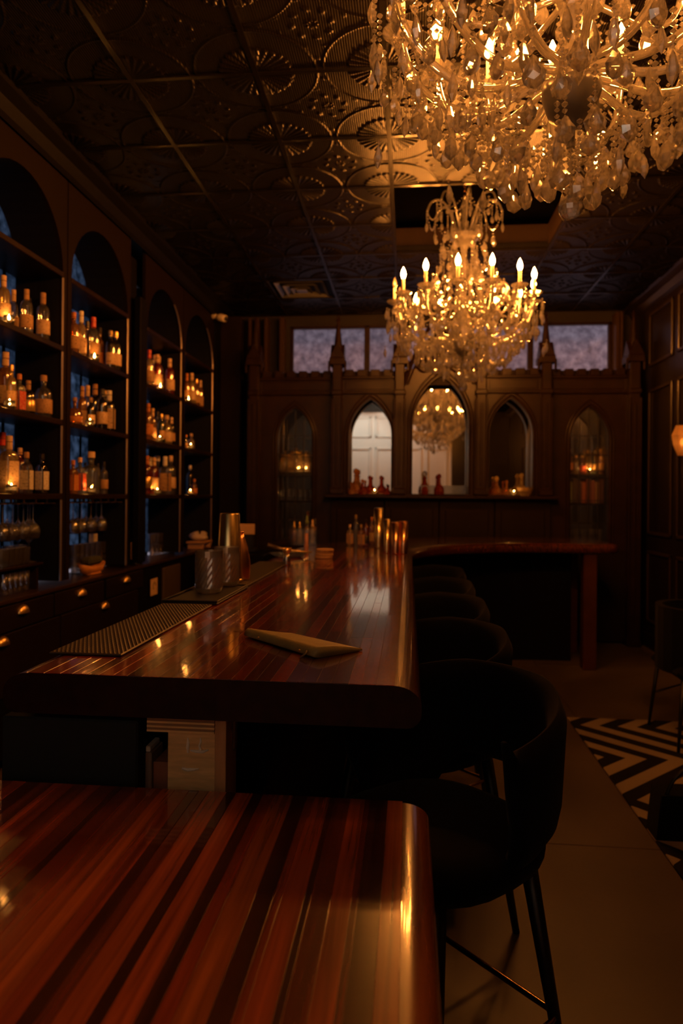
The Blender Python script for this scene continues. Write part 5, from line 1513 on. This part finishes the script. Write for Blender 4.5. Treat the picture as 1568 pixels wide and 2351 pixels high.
# ================================================================== CHANDELIERS
BUL = MB().lathe([(0.0, 0.0), (0.010, 0.004), (0.0165, 0.022), (0.0175, 0.036), (0.012, 0.056), (0.004, 0.074), (0, 0.082)], 10).mesh('bulb', BULB, True)
def pear(w, h, t):
    out = [(0, 0), (0.30, -0.10), (0.62, -0.32), (0.95, -0.55), (1.0, -0.66), (0.78, -0.82), (0.40, -0.93)]
    pts = [(x * w * (1.06 if k_ % 2 else 0.94), z * h) for k_, (x, z) in enumerate(out)] + [(0, -h)] + [(-x * w * (1.06 if k_ % 2 else 0.94), z * h) for k_, (x, z) in reversed(list(enumerate(out))[1:])]
    n = len(pts); zc = -0.58 * h
    v = [(x, 0, z) for x, z in pts]
    for s in (-1, 1): v += [(x * 0.58, s * t, zc + (z - zc) * 0.58) for x, z in pts]
    v += [(0, -t * 1.2, zc), (0, t * 1.2, zc)]
    f = []
    for i in range(n):
        j = (i + 1) % n
        f += [(i, j, n + j, n + i), (j, i, 2 * n + i, 2 * n + j), (n + i, n + j, 3 * n), (2 * n + j, 2 * n + i, 3 * n + 1)]
    m = MB().add(v, f)
    m.lathe([(0, 0.018), (0.008, 0.010), (0, 0.002)], 6)
    return m.mesh('pendant', CRYSTAL)
PEAR = pear(0.026, 0.075, 0.015)
PEAR_S = pear(0.018, 0.055, 0.011)
ALM = MB().lathe([(0, 0.016), (0.007, 0.009), (0, 0.001), (0.006, -0.012), (0.0135, -0.040), (0.010, -0.060), (0, -0.078)], 6).mesh('almond_drop', CRYSTAL)
def chain_mesh(n, r=0.0078, d=0.0165):
    m = MB()
    for k in range(n):
        z = -d * (k + 0.5); s = r * (1.15 if k % 4 == 0 else 0.92)
        m.lathe([(0, s), (s, 0.001), (s, -0.001), (0, -s)], 6, c=(0, 0, z))
    return m.mesh('bead_chain', CRYSTAL)
CH = {n: chain_mesh(n) for n in range(2, 21)}
def swag_mesh(p0, p1, sag, n):
    m = MB(); r = 0.0075
    for k in range(n + 1):
        t = k / n
        x = p0[0] + (p1[0] - p0[0]) * t; y = p0[1] + (p1[1] - p0[1]) * t
        z = p0[2] + (p1[2] - p0[2]) * t - sag * 4 * t * (1 - t)
        m.lathe([(0, r), (r, 0), (0, -r)], 6, c=(x, y, z))
    return m.mesh('bead_swag', CRYSTAL)
def smooth_path(pts, n=26):
    out = []
    P = [mathutils.Vector(p) for p in pts]
    m = len(P)
    for k in range(n + 1):
        t = k / n * (m - 1); i = min(int(t), m - 2); u = t - i
        p0, p1, p2, p3 = P[max(i - 1, 0)], P[i], P[i + 1], P[min(i + 2, m - 1)]
        q = 0.5 * ((2 * p1) + (p2 - p0) * u + (2 * p0 - 5 * p1 + 4 * p2 - p3) * u * u + (3 * p1 - p0 - 3 * p2 + p3) * u ** 3)
        out.append(tuple(q))
    return out
def ribbed(path, r, seg=10):
    return MB().tube(path, r, seg)
ARM = ribbed(smooth_path([(0.05, 0, 0.40), (0.12, 0, 0.385), (0.22, 0, 0.36), (0.32, 0, 0.375), (0.42, 0, 0.45), (0.475, 0, 0.54), (0.50, 0, 0.63)]), 0.0115).mesh('arm', CRYS_ARM, True)
ARM2 = ribbed(smooth_path([(0.04, 0, 0.62), (0.12, 0, 0.60), (0.22, 0, 0.575), (0.31, 0, 0.60), (0.35, 0, 0.68), (0.31, 0, 0.73), (0.27, 0, 0.69)]), 0.0095).mesh('upper_arm', CRYS_ARM, True)
CARM = ribbed(smooth_path([(0.02, 0, 1.12), (0.07, 0, 1.20), (0.12, 0, 1.33), (0.18, 0, 1.385), (0.24, 0, 1.37), (0.272, 0, 1.30)]), 0.0085).mesh('crown_arm', CRYS_ARM, True)
BOB = MB().lathe([(0.012, -0.012), (0.03, -0.004), (0.052, 0.010), (0.060, 0.018), (0.057, 0.020), (0.03, 0.004), (0, 0.0)], 14).mesh('drip_dish', CRYSTAL, False)
SLV = MB().lathe([(0.011, 0), (0.011, 0.105), (0.009, 0.11), (0, 0.11)], 10).mesh('candle_sleeve', SLEEVE, True)
BALL = MB().lathe([(0.034 * sin(pi * k / 8), -0.034 * cos(pi * k / 8)) for k in range(9)], 12).mesh('crystal_ball', CRYSTAL, False)
STEM = MB().lathe([(0.012, 0.20), (0.012, 0.25), (0.03, 0.27), (0.05, 0.45), (0.022, 0.50), (0.035, 0.58), (0.05, 0.62), (0.02, 0.68), (0.02, 0.75), (0.045, 0.82), (0.05, 0.86), (0.02, 0.93),
                   (0.018, 1.02), (0.05, 1.08), (0.055, 1.12), (0.02, 1.18), (0.015, 1.30), (0.03, 1.34), (0.012, 1.39), (0.008, 1.42)], 12).mesh('stem', CRYS_ARM, False)
HUB = MB().lathe([(0.006, 0.215), (0.010, 0.225), (0.010, 0.25), (0.028, 0.262), (0.062, 0.29), (0.080, 0.345), (0.080, 0.365), (0.072, 0.37), (0.06, 0.35), (0, 0.345)], 24).mesh('hub_bowl', HUBM, True)
DISH = MB().lathe([(0.02, 1.05), (0.07, 1.07), (0.10, 1.10), (0.11, 1.125), (0.106, 1.128), (0.07, 1.085), (0.02, 1.07)], 18).mesh('crown_dish', CRYSTAL, False)
DISH2 = MB().lathe([(0.02, 0.80), (0.10, 0.815), (0.14, 0.84), (0.136, 0.843), (0.10, 0.825), (0.02, 0.815)], 18).mesh('middle_dish', CRYSTAL, False)
LINK = MB().tube([(0.012 * cos(a), 0, 0.019 * sin(a)) for a in [2 * pi * k / 12 for k in range(12)]], 0.003, 5, closed=True).mesh('chain_link', BRONZE, True)
NARM = 14
SW_UP = swag_mesh((0.13, 0, 1.06), (0.33, 0, 0.72), 0.07, 24)
a1_ = 2 * pi / NARM
SW_RIM = swag_mesh((0.50, 0, 0.62), (0.50 * cos(a1_), 0.50 * sin(a1_), 0.62), 0.09, 14)
SW_IN = swag_mesh((0.50, 0, 0.62), (0.14, 0, 0.84), 0.12, 24)
SW_LOW = swag_mesh((0.44, 0, 0.46), (0.44 * cos(a1_), 0.44 * sin(a1_), 0.46), 0.10, 12)
SW_CR = swag_mesh((0.27, 0, 1.31), (0.27 * cos(pi / 4), 0.27 * sin(pi / 4), 1.31), 0.10, 14)
SW_TOP = swag_mesh((0.02, 0, 1.40), (0.20, 0, 1.37), 0.05, 11)
def env(r):
    pts = [(0.0, 0.03), (0.10, 0.05), (0.17, 0.085), (0.26, 0.14), (0.33, 0.20), (0.38, 0.235), (0.43, 0.29), (0.49, 0.34), (0.57, 0.40)]
    for (a, z0), (b, z1) in zip(pts, pts[1:]):
        if a <= r <= b: return z0 + (z1 - z0) * (r - a) / (b - a)
    return 0.4
def armz(r):
    pts = [(0.05, 0.40), (0.22, 0.36), (0.32, 0.375), (0.42, 0.45), (0.475, 0.54), (0.57, 0.60)]
    for (a, z0), (b, z1) in zip(pts, pts[1:]):
        if a <= r <= b: return z0 + (z1 - z0) * (r - a) / (b - a)
    return 0.40
def chandelier(loc, label, top, off, seed, phase):
    rg = random.Random(seed)
    t = thing('chandelier', label, 'chandelier', loc)
    put('stem', STEM, t); put('hub_bowl', HUB, t, label='brushed steel hub bowl'); put('crown_dish', DISH, t); put('middle_dish', DISH2, t)
    def drop(me, r, a, z, nb, sc=1.0, tw=None):
        """bead chain of nb beads ending in a pendant"""
        x, y = r * cos(a), r * sin(a)
        if nb >= 3: put('bead_chain', CH[min(nb, 20)], t, (x, y, z), rz=rg.uniform(0, 3))
        zz = z - 0.0165 * max(nb, 0) - 0.018
        put(me.name.split('.')[0], me, t, (x, y, zz), rot=(rg.uniform(-.08, .08), rg.uniform(-.08, .08), a + (pi / 2 if tw is None else tw) + rg.uniform(-.5, .5)), scale=sc)
    for k in range(NARM):
        a = phase + 2 * pi * k / NARM
        put('arm', ARM, t, rz=a)
        x, y = 0.50 * cos(a), 0.50 * sin(a)
        put('drip_dish', BOB, t, (x, y, 0.635))
        c = put('candle_sleeve', SLV, t, (x, y, 0.64))
        b = put('bulb', BUL, c, (0, 0, 0.108), m=BULB_OFF if k in off else BULB)
        for j in range(4):
            q = a + 2 * pi * j / 4
            px_, py_ = x + 0.056 * cos(q), y + 0.056 * sin(q)
            drop((ALM, PEAR_S, ALM, PEAR_S, ALM)[j], sqrt(px_ ** 2 + py_ ** 2), atan2(py_, px_), 0.645, 2 if j in (0, 4) else 0)
        put('bead_swag', SW_RIM, t, rz=a)
        put('bead_swag', SW_IN, t, rz=a)
        if k % 2 == 0: put('bead_swag', SW_UP, t, rz=a + 0.1)
        for (r_, z_, nb_, me_) in ((0.22, 0.36, 1, ALM), (0.34, 0.37, 2, ALM), (0.43, 0.45, 3, ALM)):
            drop(me_, r_, a + rg.uniform(-.04, .04), z_, nb_, rg.uniform(.9, 1.1))
        put('bead_swag', SW_LOW, t, rz=a)
    for k in range(7):
        a = phase + 0.2 + 2 * pi * k / 7
        put('upper_arm', ARM2, t, rz=a)
        drop(PEAR_S, 0.27, a, 0.675, 2)
        drop(PEAR, 0.355, a, 0.66, 3)
    # curtain of chains below the arms
    for (r, n, me) in ((0.565, 28, ALM), (0.525, 24, PEAR_S), (0.48, 23, ALM), (0.435, 24, PEAR), (0.385, 22, ALM), (0.33, 20, PEAR), (0.27, 16, PEAR), (0.20, 12, PEAR), (0.135, 8, ALM), (0.055, 5, PEAR)):
        for k in range(n):
            a = phase + 2 * pi * (k + rg.uniform(-.25, .25)) / n
            rr = r + rg.uniform(-.02, .02)
            z0 = armz(rr) - 0.012 if rr > 0.16 else 0.262; z1 = env(rr) + rg.uniform(-0.012, 0.035)
            nb = max(2, int((z0 - z1 - 0.09) / 0.0165))
            drop(me if rg.random() < 0.7 else (PEAR, ALM)[rg.randrange(2)], rr, a, z0, nb, rg.uniform(0.9, 1.15))
    put('bead_chain', CH[9], t, (0, 0, 0.215))
    put('crystal_ball', BALL, t, (0, 0, 0.034))
    # crown
    for k in range(8):
        a = phase + 2 * pi * k / 8
        put('crown_arm', CARM, t, rz=a)
        drop(ALM, 0.272, a, 1.295, 3); drop(PEAR_S, 0.20, a + 0.05, 1.36, 4)
        put('bead_swag', SW_CR, t, rz=a)
        if k % 2 == 0: put('bead_swag', SW_TOP, t, rz=a)
        drop(PEAR, 0.158, a + 0.2, 1.105, 2); drop(PEAR_S, 0.135, a - 0.2, 0.825, 1)
        drop(PEAR_S, 0.09, a, 1.06, 6)
    for (r, z, n, nb, me) in ((0.06, 1.22, 6, 4, PEAR_S), (0.115, 1.30, 8, 5, ALM), (0.20, 1.16, 10, 2, PEAR_S), (0.10, 1.00, 8, 3, PEAR), (0.17, 0.99, 10, 4, PEAR_S),
                             (0.23, 0.86, 12, 3, PEAR), (0.14, 0.78, 8, 5, PEAR), (0.30, 0.76, 14, 3, PEAR_S), (0.38, 0.70, 14, 4, PEAR), (0.20, 0.62, 10, 6, PEAR)):
        for k in range(n):
            drop(me, r + rg.uniform(-.01, .01), phase + 2 * pi * (k + rg.uniform(-.3, .3)) / n, z + rg.uniform(-.02, .02), nb, rg.uniform(.95, 1.2))
    n = int((top - loc[2] - 1.42) / 0.031) + 1
    for k in range(n):
        put('chain_link', LINK, t, (0, 0, 1.435 + 0.031 * k), rz=(k % 2) * pi / 2)
    put('canopy', MB().lathe([(0.01, -0.05), (0.05, -0.03), (0.065, 0.0)], 16).mesh('canopy', BRONZE, True), t, (0, 0, top - loc[2]))
    return t
chandelier((0.440, 1.95, 2.225), 'near crystal chandelier filling the upper right of the picture', ZC + 0.95, (), 3, 0.13)
chandelier((0.385, 5.00, 2.215), 'far crystal chandelier hanging over the back of the room', ZC + 0.95, (6, 7), 5, 0.07)

# ================================================================== STOOLS
def stool_meshes():
    # seat cushion
    seat = MB(); v = []; f = []
    lev = [(0.80, 0.60), (0.96, 0.61), (1.0, 0.635), (1.0, 0.655), (0.95, 0.675), (0.75, 0.692), (0.4, 0.70)]
    n = 28
    for s, z in lev:
        for i in range(n):
            a = 2 * pi * i / n
            c_, s_ = cos(a), sin(a)
            x = 0.235 * s * (abs(c_) ** 0.75) * (1 if c_ >= 0 else -1); y = 0.24 * s * (abs(s_) ** 0.75) * (1 if s_ >= 0 else -1)
            v.append((x, y, z))
    for k in range(len(lev) - 1):
        for i in range(n):
            j = (i + 1) % n; f.append((k * n + i, k * n + j, k * n + n + j, k * n + n + i))
    f.append(tuple(range(n - 1, -1, -1))); f.append(tuple((len(lev) - 1) * n + i for i in range(n)))
    sm = mesh_of('seat', v, f, VELVET, True)
    # wrap-around back with an opening above the seat at the rear
    v = []; f = []; NA = 60; NZ = 8
    for i in range(NA + 1):
        th = R(-105) + R(210) * i / NA
        w = abs(th) / R(105)
        top = 1.0 - 0.105 * max(0.0, w - 0.25) ** 1.2
        ab = abs(th)
        sm_ = lambda t: 0.5 - 0.5 * cos(pi * min(1, max(0, t)))
        if ab < R(75): bot = 0.745 - 0.125 * sm_((ab - R(26)) / R(30))
        elif ab < R(90): bot = 0.62
        else: bot = 0.62 + 0.32 * ((ab - R(90)) / R(15)) ** 1.5
        top = max(top, bot + 0.015)
        prof = []
        for k in range(NZ + 1): prof.append((0.0, bot + (top - bot) * k / NZ))
        for k in range(NZ, -1, -1): prof.append((0.045, bot + (top - bot) * k / NZ))
        m = len(prof)
        for q, (d, z) in enumerate(prof):
            e = 0.0
            u = (z - bot) / (top - bot)
            edge = min(u, 1 - u) * (top - bot)
            if edge < 0.02: e = 0.02 - sqrt(max(0, 0.02 ** 2 - (0.02 - edge) ** 2))
            rr_ = (0.305 - (e if d == 0 else -e) - d) + 0.02 * (z - 0.64) / 0.36
            rr_ -= 0.05 * max(0, (0.72 - z)) / 0.08
            v.append((rr_ * cos(th) * 0.98, rr_ * sin(th) * 0.92, z))
    for i in range(NA):
        for q in range(m):
            l = (q + 1) % m
            f.append((i * m + q, i * m + l, (i + 1) * m + l, (i + 1) * m + q))
    f.append(tuple(range(m))); f.append(tuple(NA * m + q for q in range(m - 1, -1, -1)))
    bm_ = mesh_of('backrest', v, f, VELVET, True)
    legs = []
    for sx in (-1, 1):
        for sy in (-1, 1):
            legs.append(MB().tube([(sx * 0.15, sy * 0.15, 0.64), (sx * 0.235, sy * 0.225, 0.0)], [0.021, 0.012], 10).mesh('leg', BLACKM, True))
    s_ = 0.205
    ring = []
    for (cx, cyy, a0) in ((s_ - 0.03, s_ - 0.03, 0), (-s_ + 0.03, s_ - 0.03, 90), (-s_ + 0.03, -s_ + 0.03, 180), (s_ - 0.03, -s_ + 0.03, 270)):
        for k in range(5):
            a = R(a0 + 90 * k / 4); ring.append((cx + 0.035 * cos(a), cyy + 0.035 * sin(a), 0.23))
    fr = MB().tube(ring, 0.0075, 8, closed=True).mesh('footrest', BRONZE, True)
    return sm, bm_, legs, fr
ST = stool_meshes()
def stool(x, y, rz, label):
    t = thing('bar_stool', label, 'stool', (x, y, 0), rz, 'black bar stools along the bar')
    put('seat', ST[0], t); put('backrest', ST[1], t)
    for l in ST[2]: put('leg', l, t)
    put('footrest', ST[3], t, label='bronze footrest ring')
SN = ['nearest black velvet bar stool at the right side of the bar', 'second black velvet bar stool from the front', 'third black velvet bar stool from the front',
      'fourth black velvet bar stool from the front', 'fifth black velvet bar stool, by the curve of the bar']
for k, (x, y, rz) in enumerate(((0.068, 1.655, 0.78), (0.045, 2.33, 0.75), (0.05, 3.00, 0.80), (0.05, 3.66, 0.72), (0.06, 4.33, 0.78))):
    stool(x, y, rz, SN[k])

# ================================================================== RIGHT SIDE
rug = MB().bbox(1.05, 2.30, 0.6, 4.62, 0.0008, 0.012, 0.004)
ro = put('area_rug', mesh_of('area_rug', [(x - 0.983, y - 3.385, z) for x, y, z in rug.v], rug.f, RUG), None, (0.983, 3.385, 0))
tag(ro, 'black and white chevron rug on the concrete floor at right', 'rug')
# dark lounge chair at the right edge
def side_chair(x, y, rz, label):
    t = thing('side_chair', label, 'chair', (x, y, 0.0125), rz)
    put('seat', MB().bbox(-0.24, 0.24, -0.24, 0.24, 0.40, 0.47, 0.03).mesh('seat', VELVET), t)
    bv = MB()
    pts_i = []; pts_o = []
    for k in range(15):
        a = R(-100) + R(200) * k / 14
        pts_i.append((0.235 * cos(a), 0.24 * sin(a))); pts_o.append((0.275 * cos(a), 0.28 * sin(a)))
    bv.band(pts_i, pts_o, 'z', 0.42, 0.80)
    put('backrest', bv.mesh('backrest', VELVET, False), t)
    for sx in (-1, 1):
        for sy in (-1, 1):
            put('leg', MB().tube([(sx * 0.20, sy * 0.20, 0.42), (sx * 0.24, sy * 0.24, 0.0)], [0.014, 0.009], 8).mesh('leg', BLACKM, True), t)
    put('stretcher', MB().tube([(-0.21, -0.21, 0.36), (0.21, -0.21, 0.22)], 0.006, 6).mesh('stretcher', BLACKM), t)
p = at_z(1490, 1730, 0.0)
side_chair(p[0] + 0.40, p[1] + 0.24, pi, 'black side chair standing on the chevron rug at the right edge')
# black bag on the rug
p = at_z(1510, 1935, 0.012)
bg = thing('black_bag', 'black handbag with upright pointed strap on the chevron rug', 'bag', (p[0] + 0.14, p[1] + 0.08, 0.0125))
put('bag_body', MB().prism([(-0.14, 0), (0.14, 0), (0.13, 0.20), (-0.12, 0.19)], 'y', -0.06, 0.06).mesh('bag_body', VELVET), bg)
put('bag_strap', MB().tube(smooth_path([(-0.10, -0.05, 0.18), (-0.06, -0.045, 0.26), (0.02, -0.04, 0.31), (0.09, -0.045, 0.25), (0.11, -0.05, 0.18)], 14), 0.008, 6).mesh('bag_strap', BLACKM, True), bg)
put('bag_flap', MB().prism([(-0.12, 0.11), (0.13, 0.12), (0.13, 0.20), (-0.12, 0.19)], 'y', -0.066, -0.061).mesh('bag_flap', VELVET), bg)
# wall lamp at the right edge
p = at_x(1566, 1005, XR - 0.10)
wl_ = thing('wall_lamp', 'warm wall lamp with a faceted shade on the dark panelled right wall', 'lamp', (XR, p[1], p[2]))
SH = glassy('lamp_shade', (0.9, 0.7, 0.45), 0.7, (0.9, 0.62, 0.34), gl=0.1)
put('backplate', MB().tube([(-0.001, 0, 0), (-0.02, 0, 0)], 0.05, 16).mesh('backplate', BRONZE), wl_)
put('lamp_arm', MB().tube([(-0.02, 0, 0), (-0.08, 0, -0.01), (-0.10, 0, -0.07)], 0.008, 8).mesh('lamp_arm', BRONZE, True), wl_)
put('lamp_shade', MB().lathe([(0.035, -0.15), (0.072, -0.06), (0.085, 0.02), (0.05, 0.10), (0.047, 0.10), (0.08, 0.02), (0.068, -0.06), (0.03, -0.15)], 8, c=(-0.10, 0, 0)).mesh('lamp_shade', SH), wl_)
put('bulb', MB().lathe([(0, -0.07), (0.012, -0.06), (0.014, -0.03), (0, 0.0)], 8, c=(-0.10, 0, 0)).mesh('lamp_bulb', emit('sconce_bulb', (1.0, 0.45, 0.12), 18.0), True), wl_)
